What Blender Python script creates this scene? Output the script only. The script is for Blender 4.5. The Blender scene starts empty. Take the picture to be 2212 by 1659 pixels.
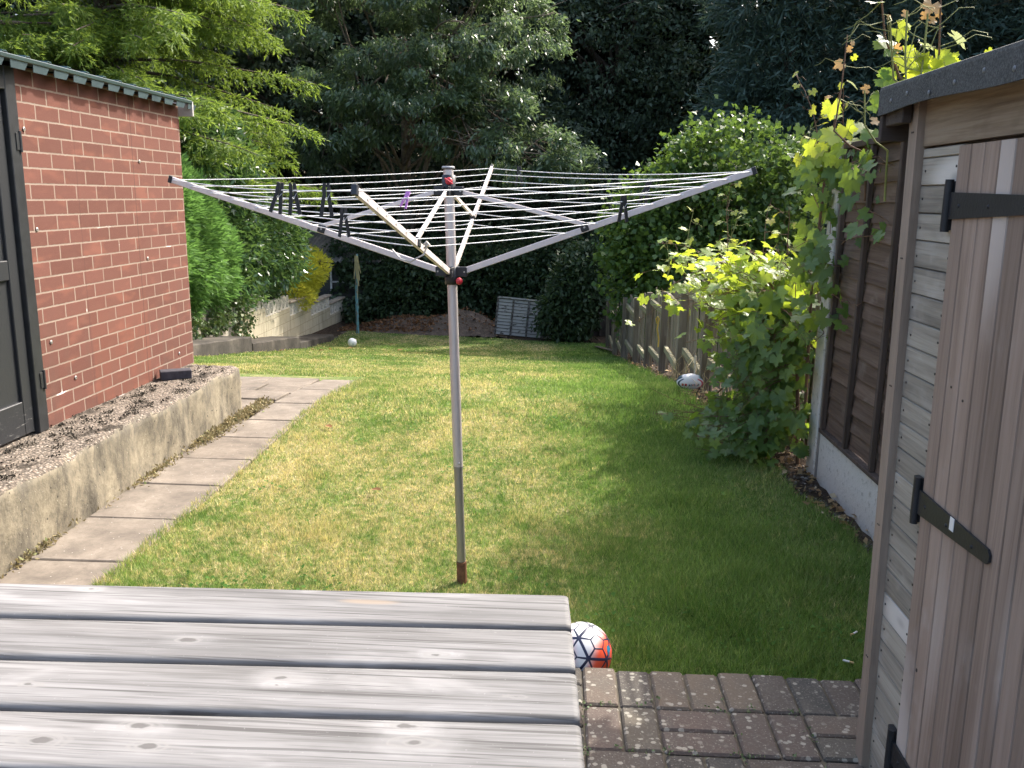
import bpy, math, random
import numpy as np
from mathutils import Vector, Matrix

SC = bpy.context.scene
COL = SC.collection
rad = math.radians

# ------------------------------------------------------------------ camera
cd = bpy.data.cameras.new("camera")
cd.sensor_width = 36.0
cd.lens = 1890.0 / 2212.0 * 36.0
cd.clip_start = 0.05
cd.clip_end = 1000.0
cam = bpy.data.objects.new("camera", cd)
COL.objects.link(cam)
cam.matrix_world = Matrix(((0.99844, -0.02506, 0.04994, 0.0),
                           (0.05405, 0.20886, -0.97645, 0.0),
                           (0.01404, 0.97763, 0.20989, 1.75),
                           (0.0, 0.0, 0.0, 1.0)))
SC.camera = cam

# ------------------------------------------------------------------ light
SUN_AZ, SUN_EL = 45.0, 45.5      # azimuth counted from +X towards +Y
W = bpy.data.worlds.new("World")
SC.world = W
W.use_nodes = True
wn = W.node_tree
bg = wn.nodes["Background"]
sky = wn.nodes.new("ShaderNodeTexSky")
sky.sky_type = 'NISHITA'
sky.sun_disc = False
sky.sun_elevation = rad(SUN_EL)
sky.sun_rotation = rad(90.0 - SUN_AZ)
sky.air_density = 1.0
sky.dust_density = 6.0
sky.ozone_density = 1.0
wn.links.new(sky.outputs[0], bg.inputs[0])
bg.inputs[1].default_value = 0.15
sl = bpy.data.lights.new("sun", 'SUN')
sl.energy = 2.1
sl.angle = rad(0.53)
sl.color = (1.0, 0.95, 0.87)
sun = bpy.data.objects.new("sun", sl)
COL.objects.link(sun)
sd = Vector((math.cos(rad(SUN_EL)) * math.cos(rad(SUN_AZ)), math.cos(rad(SUN_EL)) * math.sin(rad(SUN_AZ)), math.sin(rad(SUN_EL))))
sun.rotation_euler = sd.to_track_quat('Z', 'Y').to_euler()
sun.location = sd * 50
SC.view_settings.view_transform = 'Standard'
SC.view_settings.look = 'None'
SC.view_settings.gamma = 1.0
SC.view_settings.exposure = 1.82
SC.cycles.max_bounces = 6
SC.cycles.transparent_max_bounces = 4
try:
    SC.cycles.use_denoising = True
except Exception:
    pass


# ------------------------------------------------------------------ helpers: materials
class Mat:
    def __init__(self, name):
        self.m = bpy.data.materials.new(name)
        self.m.use_nodes = True
        self.t = self.m.node_tree
        self.b = self.t.nodes["Principled BSDF"]
        self.out = self.t.nodes["Material Output"]

    def n(self, typ, **kw):
        nd = self.t.nodes.new("ShaderNode" + typ)
        for k, v in kw.items():
            setattr(nd, k, v)
        return nd

    def put(self, sock, v):
        if isinstance(v, bpy.types.NodeSocket):
            self.t.links.new(v, sock)
        elif v is not None:
            if isinstance(v, (tuple, list)) and len(v) == 3 and sock.type == 'RGBA':
                v = (*v, 1.0)
            sock.default_value = v

    def co(self, kind="Object"):
        if kind == "World":
            return self.n("NewGeometry").outputs["Position"]
        return self.n("TexCoord").outputs[kind]

    def mp(self, vec, scale=(1, 1, 1), loc=(0, 0, 0), rot=(0, 0, 0)):
        nd = self.n("Mapping")
        self.put(nd.inputs["Vector"], vec)
        nd.inputs["Scale"].default_value = scale
        nd.inputs["Location"].default_value = loc
        nd.inputs["Rotation"].default_value = rot
        return nd.outputs[0]

    def noise(self, vec, scale, detail=3.0, rough=0.55, dist=0.0):
        nd = self.n("TexNoise")
        self.put(nd.inputs["Vector"], vec)
        nd.inputs["Scale"].default_value = scale
        nd.inputs["Detail"].default_value = detail
        nd.inputs["Roughness"].default_value = rough
        nd.inputs["Distortion"].default_value = dist
        return nd.outputs["Fac"]

    def vor(self, vec, scale, feature='F1', out="Distance", rnd=1.0):
        nd = self.n("TexVoronoi", feature=feature)
        self.put(nd.inputs["Vector"], vec)
        nd.inputs["Scale"].default_value = scale
        nd.inputs["Randomness"].default_value = rnd
        return nd.outputs[out]

    def ramp(self, fac, stops):
        nd = self.n("ValToRGB")
        e = nd.color_ramp.elements
        while len(e) < len(stops):
            e.new(0.5)
        for el, (p, c) in zip(e, stops):
            el.position = p
            el.color = (*c, 1.0) if len(c) == 3 else c
        self.put(nd.inputs[0], fac)
        return nd.outputs[0]

    def step(self, fac, a, b):
        nd = self.n("MapRange")
        nd.interpolation_type = 'SMOOTHSTEP'
        self.put(nd.inputs[0], fac)
        nd.inputs[1].default_value = a
        nd.inputs[2].default_value = b
        return nd.outputs[0]

    def mix(self, fac, a, b, mode='MIX'):
        nd = self.n("Mix", data_type='RGBA', blend_type=mode)
        self.put(nd.inputs[0], fac)
        self.put(nd.inputs[6], a)
        self.put(nd.inputs[7], b)
        return nd.outputs[2]

    def math(self, op, a, b=None, c=None):
        nd = self.n("Math", operation=op)
        self.put(nd.inputs[0], a)
        if b is not None:
            self.put(nd.inputs[1], b)
        if c is not None:
            self.put(nd.inputs[2], c)
        return nd.outputs[0]

    def attr(self, name):
        return self.n("Attribute", attribute_name=name).outputs["Fac"]

    def sep(self, vec):
        nd = self.n("SeparateXYZ")
        self.put(nd.inputs[0], vec)
        return nd.outputs

    def comb(self, x, y, z):
        nd = self.n("CombineXYZ")
        for i, v in enumerate((x, y, z)):
            self.put(nd.inputs[i], v)
        return nd.outputs[0]

    def rnd(self):
        return self.n("ObjectInfo").outputs["Random"]

    def bump(self, h, strength=0.3, dist=0.01):
        nd = self.n("Bump")
        nd.inputs["Strength"].default_value = strength
        nd.inputs["Distance"].default_value = dist
        self.put(nd.inputs["Height"], h)
        self.put(self.b.inputs["Normal"], nd.outputs[0])

    def set(self, col=None, rough=None, metal=None, spec=None):
        self.put(self.b.inputs["Base Color"], col)
        self.put(self.b.inputs["Roughness"], rough)
        self.put(self.b.inputs["Metallic"], metal)
        self.put(self.b.inputs["Specular IOR Level"], spec)
        return self

    def translucent(self, col, fac):
        tr = self.n("BsdfTranslucent")
        self.put(tr.inputs[0], col)
        mx = self.n("MixShader")
        self.put(mx.inputs[0], fac)
        self.t.links.new(self.b.outputs[0], mx.inputs[1])
        self.t.links.new(tr.outputs[0], mx.inputs[2])
        self.t.links.new(mx.outputs[0], self.out.inputs[0])


def plain(name, col, rough=0.6, metal=0.0, spec=0.5, var=0.15, scale=8.0, bump=0.0):
    M = Mat(name)
    f = M.noise(M.co(), scale, 4.0)
    c0 = tuple(max(0, x * (1 - var)) for x in col)
    c1 = tuple(min(1, x * (1 + var)) for x in col)
    M.set(M.ramp(f, [(0.3, c0), (0.7, c1)]), rough, metal, spec)
    if bump:
        M.bump(M.noise(M.co(), scale * 6, 4.0), bump, 0.004)
    return M.m


def leafmat(name, dark, light, rough=0.45, tr=0.35, trcol=None, spec=0.5, third=None, lift=1.0):
    M = Mat(name)
    r = M.attr("rnd")
    stops = [(0.0, dark), (1.0, light)] if third is None else [(0.0, dark), (0.82, light), (1.0, third)]
    c = M.ramp(r, stops)
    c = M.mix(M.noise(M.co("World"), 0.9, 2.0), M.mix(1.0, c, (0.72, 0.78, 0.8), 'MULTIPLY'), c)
    M.set(c, rough, 0.0, spec)
    if tr > 0:
        tc = trcol if trcol is not None else tuple(min(1, x * 1.6) for x in light)
        M.translucent(M.mix(r, tuple(x * 0.7 for x in tc), tc), tr)
    return M.m


# ------------------------------------------------------------------ helpers: meshes
def npmesh(name, V, loops, starts, totals, mat, rndv=None, smooth=False, mats=None, midx=None):
    me = bpy.data.meshes.new(name)
    V = np.asarray(V, dtype=np.float32)
    me.vertices.add(len(V))
    me.vertices.foreach_set("co", V.ravel())
    me.loops.add(len(loops))
    me.loops.foreach_set("vertex_index", np.asarray(loops, dtype=np.int32))
    me.polygons.add(len(starts))
    me.polygons.foreach_set("loop_start", np.asarray(starts, dtype=np.int32))
    me.polygons.foreach_set("loop_total", np.asarray(totals, dtype=np.int32))
    if smooth:
        me.polygons.foreach_set("use_smooth", np.ones(len(starts), dtype=bool))
    if rndv is not None:
        a = me.attributes.new("rnd", 'FLOAT', 'FACE')
        a.data.foreach_set("value", np.asarray(rndv, dtype=np.float32))
    for m in (mats or [mat]):
        me.materials.append(m)
    if midx is not None:
        me.polygons.foreach_set("material_index", np.asarray(midx, dtype=np.int32))
    me.update(calc_edges=True)
    return me


class MB:
    """collects shapes into one mesh; every face carries a random number and a material slot"""
    def __init__(self):
        self.v, self.f, self.r, self.k, self.s = [], [], [], [], []

    def add(self, vs, fs, r=None, k=0, smooth=False):
        o = len(self.v)
        self.v += [tuple(p) for p in vs]
        r = random.random() if r is None else r
        for f in fs:
            self.f.append([i + o for i in f])
            self.r.append(r)
            self.k.append(k)
            self.s.append(smooth)
        return self

    def box(self, x0, x1, y0, y1, z0, z1, bev=0.0, r=None, k=0, M=None):
        if bev <= 0:
            vs = [(x, y, z) for z in (z0, z1) for y in (y0, y1) for x in (x0, x1)]
            fs = [(0, 2, 3, 1), (4, 5, 7, 6), (0, 1, 5, 4), (1, 3, 7, 5), (3, 2, 6, 7), (2, 0, 4, 6)]
        else:
            b = min(bev, (x1 - x0) * .45, (y1 - y0) * .45, (z1 - z0) * .45)
            vs, idx = [], {}
            for sx in (0, 1):
                for sy in (0, 1):
                    for sz in (0, 1):
                        X, Y, Z = (x0, x1)[sx], (y0, y1)[sy], (z0, z1)[sz]
                        dx, dy, dz = b * (1 - 2 * sx), b * (1 - 2 * sy), b * (1 - 2 * sz)
                        for ax, p in enumerate(((X, Y + dy, Z + dz), (X + dx, Y, Z + dz), (X + dx, Y + dy, Z))):
                            idx[(sx, sy, sz, ax)] = len(vs)
                            vs.append(p)
            fs = []
            I = lambda *q: idx[q]
            for s in (0, 1):
                q = [I(s, 0, 0, 0), I(s, 1, 0, 0), I(s, 1, 1, 0), I(s, 0, 1, 0)]
                fs.append(q if s else q[::-1])
                q = [I(0, s, 0, 1), I(1, s, 0, 1), I(1, s, 1, 1), I(0, s, 1, 1)]
                fs.append(q[::-1] if s else q)
                q = [I(0, 0, s, 2), I(1, 0, s, 2), I(1, 1, s, 2), I(0, 1, s, 2)]
                fs.append(q if s else q[::-1])
            for a in (0, 1):
                for c in (0, 1):
                    q = [I(a, c, 0, 0), I(a, c, 1, 0), I(a, c, 1, 1), I(a, c, 0, 1)]
                    fs.append(q if a == c else q[::-1])
                    q = [I(a, 0, c, 0), I(a, 0, c, 2), I(a, 1, c, 2), I(a, 1, c, 0)]
                    fs.append(q if a == c else q[::-1])
                    q = [I(0, a, c, 1), I(1, a, c, 1), I(1, a, c, 2), I(0, a, c, 2)]
                    fs.append(q if a == c else q[::-1])
                    for d in (0, 1):
                        q = [I(a, c, d, 0), I(a, c, d, 1), I(a, c, d, 2)]
                        fs.append(q if (a + c + d) % 2 else q[::-1])
        if M is not None:
            vs = [M @ Vector(p) for p in vs]
        return self.add(vs, fs, r, k)

    def bar(self, p, q, w, h, up=(0, 0, 1), bev=0.0, r=None, k=0):
        p, q = Vector(p), Vector(q)
        d = q - p
        L = d.length
        d.normalize()
        s = d.cross(Vector(up)).normalized()
        u = s.cross(d)
        M = Matrix((( d.x, s.x, u.x, p.x), (d.y, s.y, u.y, p.y), (d.z, s.z, u.z, p.z), (0, 0, 0, 1)))
        return self.box(0, L, -w / 2, w / 2, -h / 2, h / 2, bev, r, k, M)

    def tube(self, pts, radii, seg=10, r=None, k=0, cap=True):
        pts = [Vector(p) for p in pts]
        if not hasattr(radii, '__len__'):
            radii = [radii] * len(pts)
        vs, fs = [], []
        ref = Vector((0.13, 0.31, 0.94))
        for i, p in enumerate(pts):
            d = (pts[min(i + 1, len(pts) - 1)] - pts[max(i - 1, 0)]).normalized()
            if abs(d.dot(ref)) > .95:
                ref = Vector((1, 0.1, 0))
            s = d.cross(ref).normalized()
            u = s.cross(d)
            for j in range(seg):
                a = 2 * math.pi * j / seg
                vs.append(p + (s * math.cos(a) + u * math.sin(a)) * radii[i])
        n = len(pts)
        for i in range(n - 1):
            for j in range(seg):
                a, b = i * seg + j, i * seg + (j + 1) % seg
                fs.append((a, a + seg, b + seg, b))
        self.add(vs, fs, r, k, True)
        if cap:
            r = self.r[-1]
            self.add(vs[:seg], [tuple(range(seg))], r, k)
            self.add(vs[-seg:], [tuple(range(seg))[::-1]], r, k)
        return self

    def lathe(self, prof, c=(0, 0, 0), seg=24, M=None, r=None, k=0):
        vs, fs = [], []
        for (R, z) in prof:
            for j in range(seg):
                a = 2 * math.pi * j / seg
                vs.append(Vector((c[0] + R * math.cos(a), c[1] + R * math.sin(a), c[2] + z)))
        for i in range(len(prof) - 1):
            for j in range(seg):
                a, b = i * seg + j, i * seg + (j + 1) % seg
                fs.append((a, b, b + seg, a + seg))
        if M is not None:
            vs = [M @ v for v in vs]
        return self.add(vs, fs, r, k, True)

    def prism(self, poly, z0, z1, M=None, r=None, k=0):
        n = len(poly)
        vs = [Vector((x, y, z0)) for x, y in poly] + [Vector((x, y, z1)) for x, y in poly]
        fs = [tuple(range(n))[::-1], tuple(range(n, 2 * n))]
        fs += [(i, (i + 1) % n, n + (i + 1) % n, n + i) for i in range(n)]
        if M is not None:
            vs = [M @ v for v in vs]
        return self.add(vs, fs, r, k)

    def build(self, name, mat, parent=None, loc=None):
        loops = [i for f in self.f for i in f]
        tot = [len(f) for f in self.f]
        st = np.concatenate(([0], np.cumsum(tot)[:-1])) if tot else []
        mats = mat if isinstance(mat, list) else [mat]
        me = npmesh(name, np.array([tuple(v) for v in self.v], dtype=np.float32), loops, st, tot, None, self.r, False, mats, self.k)
        me.polygons.foreach_set("use_smooth", np.array(self.s, dtype=bool))
        return link(name, me, parent, loc)


def link(name, me, parent=None, loc=None):
    o = bpy.data.objects.new(name, me)
    COL.objects.link(o)
    if parent is not None:
        o.parent = parent
        o.matrix_parent_inverse = parent_inv(parent)
    if loc is not None:
        o.location = loc
    return o


def world(o):
    b = Matrix.LocRotScale(o.location, o.rotation_euler, o.scale)
    return b if o.parent is None else world(o.parent) @ o.matrix_parent_inverse @ b


def parent_inv(p):
    return world(p).inverted()


def repeat(parts, name, mat, parent):
    """one small part many times over: parts is a list of (location, rotation); the mesh is shared"""
    def place(mb, spots):
        first = mb.build(name, mat)
        out = []
        for i, (loc, rot) in enumerate(spots):
            o = first if i == 0 else first.copy()
            if i: COL.objects.link(o)
            o.parent = parent
            o.matrix_parent_inverse = parent_inv(parent)
            o.location = loc
            o.rotation_euler = rot
            out.append(o)
        return out
    return place(*parts)


def tag(o, label=None, cat=None, group=None, kind=None):
    if label: o["label"] = label
    if cat: o["category"] = cat
    if group: o["group"] = group
    if kind: o["kind"] = kind
    return o


def thing(name, label, cat, loc=(0, 0, 0), group=None):
    """an Empty at the base of a thing; its parts are built in world coordinates and parented to it"""
    o = bpy.data.objects.new(name, None)
    o.empty_display_size = 0.1
    o.location = loc
    COL.objects.link(o)
    return tag(o, label, cat, group)


def copy_tree(o, parent=None):
    c = o.copy()
    COL.objects.link(c)
    if parent is not None:
        c.parent = parent
    for ch in list(o.children):
        copy_tree(ch, c)
    return c


def unit(a):
    return a / np.maximum(np.linalg.norm(a, axis=1, keepdims=True), 1e-9)


def leaves(name, P, D, S, L, Wd, mat, rnd, parent=None, fold=0.25):
    """many leaves as one mesh: P base points, D direction, S side, L length, Wd width"""
    n = len(P)
    D = unit(D)
    S = unit(S - D * np.sum(S * D, axis=1, keepdims=True))
    N = np.cross(D, S)
    L = np.broadcast_to(np.asarray(L, dtype=float), (n,))[:, None]
    Wd = np.broadcast_to(np.asarray(Wd, dtype=float), (n,))[:, None]
    mid = P + D * L * 0.45
    V = np.stack([P, mid + S * Wd * .5 + N * Wd * fold, P + D * L, mid - S * Wd * .5 + N * Wd * fold], axis=1).reshape(-1, 3)
    me = npmesh(name, V, np.arange(4 * n), np.arange(n) * 4, np.full(n, 4), mat, rnd)
    return link(name, me, parent)


def blob_pts(rng, ells, n, shell=0.55):
    """points in the outer part of a set of ellipsoids (centre, radii), volume-weighted"""
    w = np.array([e[1][0] * e[1][1] * e[1][2] for e in ells]) ** 0.7
    k = rng.choice(len(ells), n, p=w / w.sum())
    u = unit(rng.normal(size=(n, 3)))
    rr = rng.uniform(shell ** 3, 1, n) ** (1 / 3)
    C = np.array([e[0] for e in ells])[k]
    R = np.array([e[1] for e in ells])[k]
    return C + u * R * rr[:, None], u


# openings between the far trees where the sky shows through: centre and radius
GAPS = [(4.38, 27.2, 6.27, 0.35), (4.92, 30.5, 6.82, 0.39), (5.38, 33.4, 7.31, 0.43), (5.8, 36, 7.74, 0.46), (6.21, 38.5, 8.15, 0.49), (4.14, 27.2, 5.87, 0.25), (4.65, 30.5, 6.37, 0.28), (5.09, 33.4, 6.8, 0.3), (5.48, 36, 7.2, 0.33), (5.87, 38.5, 7.58, 0.35), (3.64, 27.2, 4.48, 0.28), (4.08, 30.5, 4.81, 0.31), (4.47, 33.4, 5.1, 0.34), (4.82, 36, 5.36, 0.37), (5.15, 38.5, 5.62, 0.4), (3.53, 27.2, 4.09, 0.16), (3.96, 30.5, 4.38, 0.18), (4.34, 33.4, 4.63, 0.2), (4.67, 36, 4.85, 0.22), (5.0, 38.5, 5.07, 0.23)]


def thin_out(P, rng):
    keep = np.ones(len(P), dtype=bool)
    for x, y, z, r in GAPS:
        q = P - np.array([x, y, z])
        dist = np.sqrt(q[:, 0] ** 2 + (q[:, 1] * .35) ** 2 + q[:, 2] ** 2)
        rr = r * (.65 + .7 * np.sin(P[:, 0] * 5 + P[:, 2] * 7) ** 2)
        keep &= (dist > rr) | (rng.uniform(0, 1, len(P)) < .05)
    return keep


def crown(name, parent, ells, ncl, per, spread, L, Wd, mat, seed, droop=0.4, shell=0.5, out=0.6, lv=0.35, flat=0.6, zmin=None):
    rng = np.random.default_rng(seed)
    C, U = blob_pts(rng, ells, ncl, shell)
    P = np.repeat(C, per, axis=0) + rng.normal(size=(ncl * per, 3)) * spread * np.array([1, 1, flat])
    O = np.repeat(U, per, axis=0)
    D = O * out + rng.normal(size=P.shape) * 0.7 + np.array([0, 0, -droop])
    S = rng.normal(size=P.shape)
    rn = np.clip(np.repeat(rng.uniform(0, 1, ncl), per) * .5 + rng.uniform(0, .5, len(P)), 0, 1)
    Ls = L * rng.uniform(1 - lv, 1 + lv, len(P))
    if P[:, 1].mean() > 25:
        k = thin_out(P, rng)
        P, D, S, rn, Ls = P[k], D[k], S[k], rn[k], Ls[k]
    if zmin is not None:
        k = P[:, 2] > zmin(P[:, 1]) if callable(zmin) else P[:, 2] > zmin
        P, D, S, rn, Ls = P[k], D[k], S[k], rn[k], Ls[k]
    return leaves(name, P, D, S, Ls, Ls * Wd / L, mat, rn, parent)


def gz(y):
    """height of the garden at distance y: level by the house, falling away, nearly level again at the far end"""
    y = np.asarray(y, dtype=float)
    a = np.where(y < 6.3, 0.0, -0.025 * (y - 6.3) ** 2)
    a = np.where(y > 9.3, -0.225 - 0.15 * (y - 9.3), a)
    t = y - 19.5
    a = np.where(y > 19.5, -1.755 - (0.15 * t - 0.06 * t * t / 3.5), a)
    a = np.where(y > 23.0, -2.07 - 0.03 * (np.minimum(y, 40) - 23.0), a)
    return a


def g(y):
    return float(gz(y))

# ------------------------------------------------------------------ the setting: ground, lawn, path, patio
random.seed(7)
XR_Y = np.array([2.0, 2.85, 3.4, 4.3, 4.76, 5.3, 6.3, 6.7, 7.8, 11.0, 16.7, 22.9, 25.0])
XR_X = np.array([1.70, 1.70, 1.68, 1.62, 1.53, 1.47, 1.46, 1.32, 1.27, 1.29, 1.32, 1.30, 1.30])


def xr(y): return np.interp(y, XR_Y, XR_X)
def xl(y): return np.where(np.asarray(y) < 8.72, -2.01, -5.94)
def yfar(x): return 24.3 - 0.22 * (np.asarray(x) + 4.0)


def wob(x, y):
    return 0.012 * np.sin(1.7 * x + .6 * y) * np.sin(.9 * y + 1.1) + 0.006 * np.sin(4.1 * x - 2.3 * y)


def grid_mesh(name, xs, ys, zf, mat, kind="structure", keep=None):
    X, Y = np.meshgrid(xs, ys)
    Z = zf(X, Y)
    V = np.stack([X, Y, Z], -1).reshape(-1, 3)
    nx, ny = len(xs), len(ys)
    i = (np.arange(ny - 1)[:, None] * nx + np.arange(nx - 1)[None, :]).ravel()
    F = np.stack([i, i + 1, i + 1 + nx, i + nx], 1)
    if keep is not None:
        F = F[keep(V[F].mean(1))]
    me = npmesh(name, V, F.ravel(), np.arange(len(F)) * 4, np.full(len(F), 4), mat, None, True)
    return tag(link(name, me), kind=kind)


def lawn_colour(M):
    p = M.co("World")
    s = M.sep(p)
    n1 = M.noise(M.mp(p, (1.0, .62, 1)), 1.0, 4.0, .62, .5)
    n2 = M.noise(p, 6.0, 4.0, .68)
    n3 = M.noise(p, 24.0, 3.0, .7)
    right = M.step(s[0], -.45, .9)
    far = M.step(s[1], 8.0, 15.0)
    dry = M.math('ADD', M.math('MULTIPLY', n1, .85), M.math('MULTIPLY', n2, .55))
    dry = M.math('ADD', dry, M.math('MULTIPLY', n3, .75))
    dry = M.math('SUBTRACT', dry, M.math('MULTIPLY', right, .20))
    dry = M.math('SUBTRACT', dry, M.math('MULTIPLY', far, .04))
    f = M.math('MULTIPLY', M.step(dry, .90, 1.32), M.math('SUBTRACT', 1.0, M.math('MULTIPLY', right, .45)))
    green = M.ramp(M.noise(p, 2.2, 3.0), [(.3, (.115, .190, .046)), (.7, (.195, .272, .080))])
    straw = M.ramp(M.noise(p, 9.0, 3.0), [(.3, (.41, .335, .180)), (.7, (.57, .47, .285))])
    c = M.mix(f, green, straw)
    stripe = M.math('SINE', M.math('MULTIPLY', s[0], 5.2))
    sf = M.math('MULTIPLY', M.step(s[1], 13.0, 19.0), M.step(stripe, -.3, .3))
    c = M.mix(M.math('MULTIPLY', sf, .45), c, M.mix(1.0, c, (.66, .80, .60), 'MULTIPLY'))
    return c, p, f


def make_ground_mats():
    M = Mat("lawn_turf")
    c, p, f_ = lawn_colour(M)
    fine = M.noise(p, 120.0, 3.0, .7)
    med = M.noise(p, 34.0, 3.0, .7)
    c = M.mix(M.step(fine, .35, .68), M.mix(1.0, c, (.62, .66, .58), 'MULTIPLY'), c)
    c = M.mix(M.step(med, .38, .64), M.mix(1.0, c, (.78, .8, .74), 'MULTIPLY'), c)
    M.set(c, .95, 0, .1)
    M.bump(M.math('ADD', fine, med), .8, .02)
    lawn = M.m
    M = Mat("grass_blade")
    c, p, f_ = lawn_colour(M)
    r = M.attr("rnd")
    c = M.mix(M.math('MULTIPLY', M.step(r, .70, .78), M.step(M.math('ADD', f_, .45), .3, 1.0)), c, (.54, .43, .235))
    c = M.mix(M.step(r, .5, 0.0), c, M.mix(1.0, c, (.7, .85, .6), 'MULTIPLY'))
    r2 = M.math('FRACT', M.math('MULTIPLY', r, 7.31))
    c = M.mix(1.0, c, M.ramp(r2, [(0, (.62, .66, .6)), (.5, (1.08, 1.1, 1.05)), (1, (1.6, 1.55, 1.5))]), 'MULTIPLY')
    M.set(c, .6, 0, .3)
    M.translucent(M.mix(1.0, c, (1.2, 1.3, .9), 'MULTIPLY'), .35)
    blade = M.m
    M = Mat("dark_soil")
    p = M.co("World")
    a = M.noise(p, 14.0, 5.0, .7)
    c = M.ramp(a, [(.3, (.030, .022, .016)), (.55, (.072, .053, .038)), (.75, (.14, .11, .085))])
    c = M.mix(M.step(M.vor(p, 38.0), .16, .05), c, (.26, .22, .18))
    M.set(c, .95, 0, .1)
    M.bump(M.math('ADD', a, M.noise(p, 60, 3)), .9, .03)
    soil = M.m
    return lawn, blade, soil


lawn_m, blade_m, soil_m = make_ground_mats()


def ground_z(X, Y):
    z = gz(Y) - .05
    left = np.clip((-X - 6.2) / .8, 0, 1)                 # the neighbour's higher ground on the left
    z = z + left * np.interp(Y, [0, 9, 14, 20, 28, 40], [.3, .5, .55, .35, .25, .2])
    return z


xs = np.concatenate([np.linspace(-60, -9, 12), np.linspace(-8, 8, 41), np.linspace(9, 60, 12)])
ys = np.concatenate([np.linspace(-20, 0, 6), np.linspace(.5, 30, 100), np.linspace(32, 90, 12)])
grid_mesh("ground", xs, ys, ground_z, soil_m)

# the mown lawn
LY = np.concatenate([np.linspace(2.86, 6.5, 60), np.linspace(6.56, 12, 60), np.linspace(12.15, 25.0, 70)])
V, nx = [], 50
for y in LY:
    a, b = float(xl(y)), float(xr(y))
    for t in np.linspace(0, 1, nx):
        x = a + (b - a) * t
        yy = min(y, float(yfar(x)))
        edge = .035 * math.sin(x * 3.1) if y > 24 else 0
        if t == 1: x += .03 * math.sin(7 * y) + .02 * math.sin(17 * y)
        V.append((x, yy + edge, g(yy) + float(wob(x, yy))))
F = [(j * nx + i, j * nx + i + 1, (j + 1) * nx + i + 1, (j + 1) * nx + i) for j in range(len(LY) - 1) for i in range(nx - 1)]
me = npmesh("lawn", np.array(V), np.array(F).ravel(), np.arange(len(F)) * 4, np.full(len(F), 4), lawn_m, None, True)
tag(link("lawn", me), kind="structure")


# grass blades standing on it
TUFTS = [(.55, 3.75), (.62, 3.55), (.75, 3.4), (.9, 3.9), (1.15, 3.7), (.35, 3.2), (.95, 3.15), (1.3, 3.95), (.3, 4.2), (-.2, 4.6), (-1.5, 5.2), (-1.2, 4.3), (-1.8, 6.1), (.75, 4.9), (.1, 5.6)]


def make_grass():
    rng = np.random.default_rng(11)
    bands = [(2.85, 4.6, 24000, .0045, .028), (4.6, 6.6, 14000, .006, .027), (6.6, 9.5, 6000, .009, .034),
             (9.5, 14.0, 2300, .016, .034), (14.0, 24.6, 750, .03, .032)]
    Vs, Rs, No = [], [], []
    for y0, y1, dens, w, h in bands:
        a = -6 if y1 > 9.5 else -2.05
        n = int((1.75 - a) * (y1 - y0) * dens)
        x = rng.uniform(a, 1.75, n)
        y = rng.uniform(y0, y1, n)
        x0 = xl(y) - .012 - .02 * np.abs(np.sin(5 * y))
        x1 = xr(y) + .03 * np.sin(7 * y) + .02 * np.sin(17 * y) + .02
        k = (x > x0) & (x < x1) & (y < yfar(x))
        # thin the worn, dry places
        thin = np.sin(1.3 * x + 2) * np.sin(.8 * y + .5)
        k &= rng.uniform(0, 1, n) < np.where(thin > .25, .6, 1.0)
        x, y = x[k], y[k]
        n = len(x)
        edge = np.exp(-np.minimum(np.abs(x - xl(y)), np.abs(xr(y) - x)) / .07)
        edge = np.maximum(edge, np.exp(-np.abs(y - 2.86) / .06))
        lush = np.clip((x + .3) / 1.2, 0, 1) * .45
        hh = h * rng.uniform(.45, 1.15, n) * (1 + .9 * edge + lush)
        for tx, ty in TUFTS:
            hh *= 1 + .9 * np.exp(-((x - tx) ** 2 + (y - ty) ** 2) / .012) * (y < 7)
        ww = w * rng.uniform(.6, 1.2, n)
        ang = rng.uniform(0, 2 * np.pi, n)
        la = rng.uniform(0, 2 * np.pi, n)
        ln = hh * rng.uniform(.1, .9, n)
        B = np.stack([x, y, gz(y) + wob(x, y) - .004], 1)
        T = B + np.stack([np.cos(la) * ln, np.sin(la) * ln, hh], 1)
        O = np.stack([np.cos(ang) * ww / 2, np.sin(ang) * ww / 2, np.zeros(n)], 1)
        Vs.append(np.stack([B - O, B + O, T], 1).reshape(-1, 3))
        Rs.append(rng.uniform(0, 1, n))
    V = np.concatenate(Vs)
    R = np.concatenate(Rs)
    m = len(R)
    me = npmesh("grass", V, np.arange(3 * m), np.arange(m) * 3, np.full(m, 3), blade_m, R)
    return tag(link("grass", me), "short mown grass, straw-coloured in dry patches", "grass", kind="stuff")


make_grass()


# ---- weeds and clover flat in the turf
def make_weeds():
    rng = np.random.default_rng(5)
    P, D, S, L = [], [], [], []
    for k in range(46):
        y = rng.uniform(2.95, 8) if k > 8 else rng.uniform(2.95, 3.6)
        x = rng.uniform(-1.7, 1.4) if k > 8 else rng.uniform(.2, 1.2)
        for _ in range(rng.integers(6, 22)):
            px, py = x + rng.normal() * .07, y + rng.normal() * .07
            a = rng.uniform(0, 6.28)
            P.append((px, py, g(py) + .012 + rng.uniform(0, .022)))
            D.append((math.cos(a), math.sin(a), .35))
            S.append((-math.sin(a), math.cos(a), rng.normal() * .2))
            L.append(rng.uniform(.014, .032))
    L = np.array(L)
    m = leafmat("clover_leaf", (.05, .12, .02), (.09, .18, .04), .8, .25, None, .1)
    return tag(leaves("clover", np.array(P), np.array(D), np.array(S), L, L * .75, m, rng.uniform(0, 1, len(L))),
               "patches of low clover and broad-leaved weeds in the lawn", "weeds", kind="stuff")


make_weeds()


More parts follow.
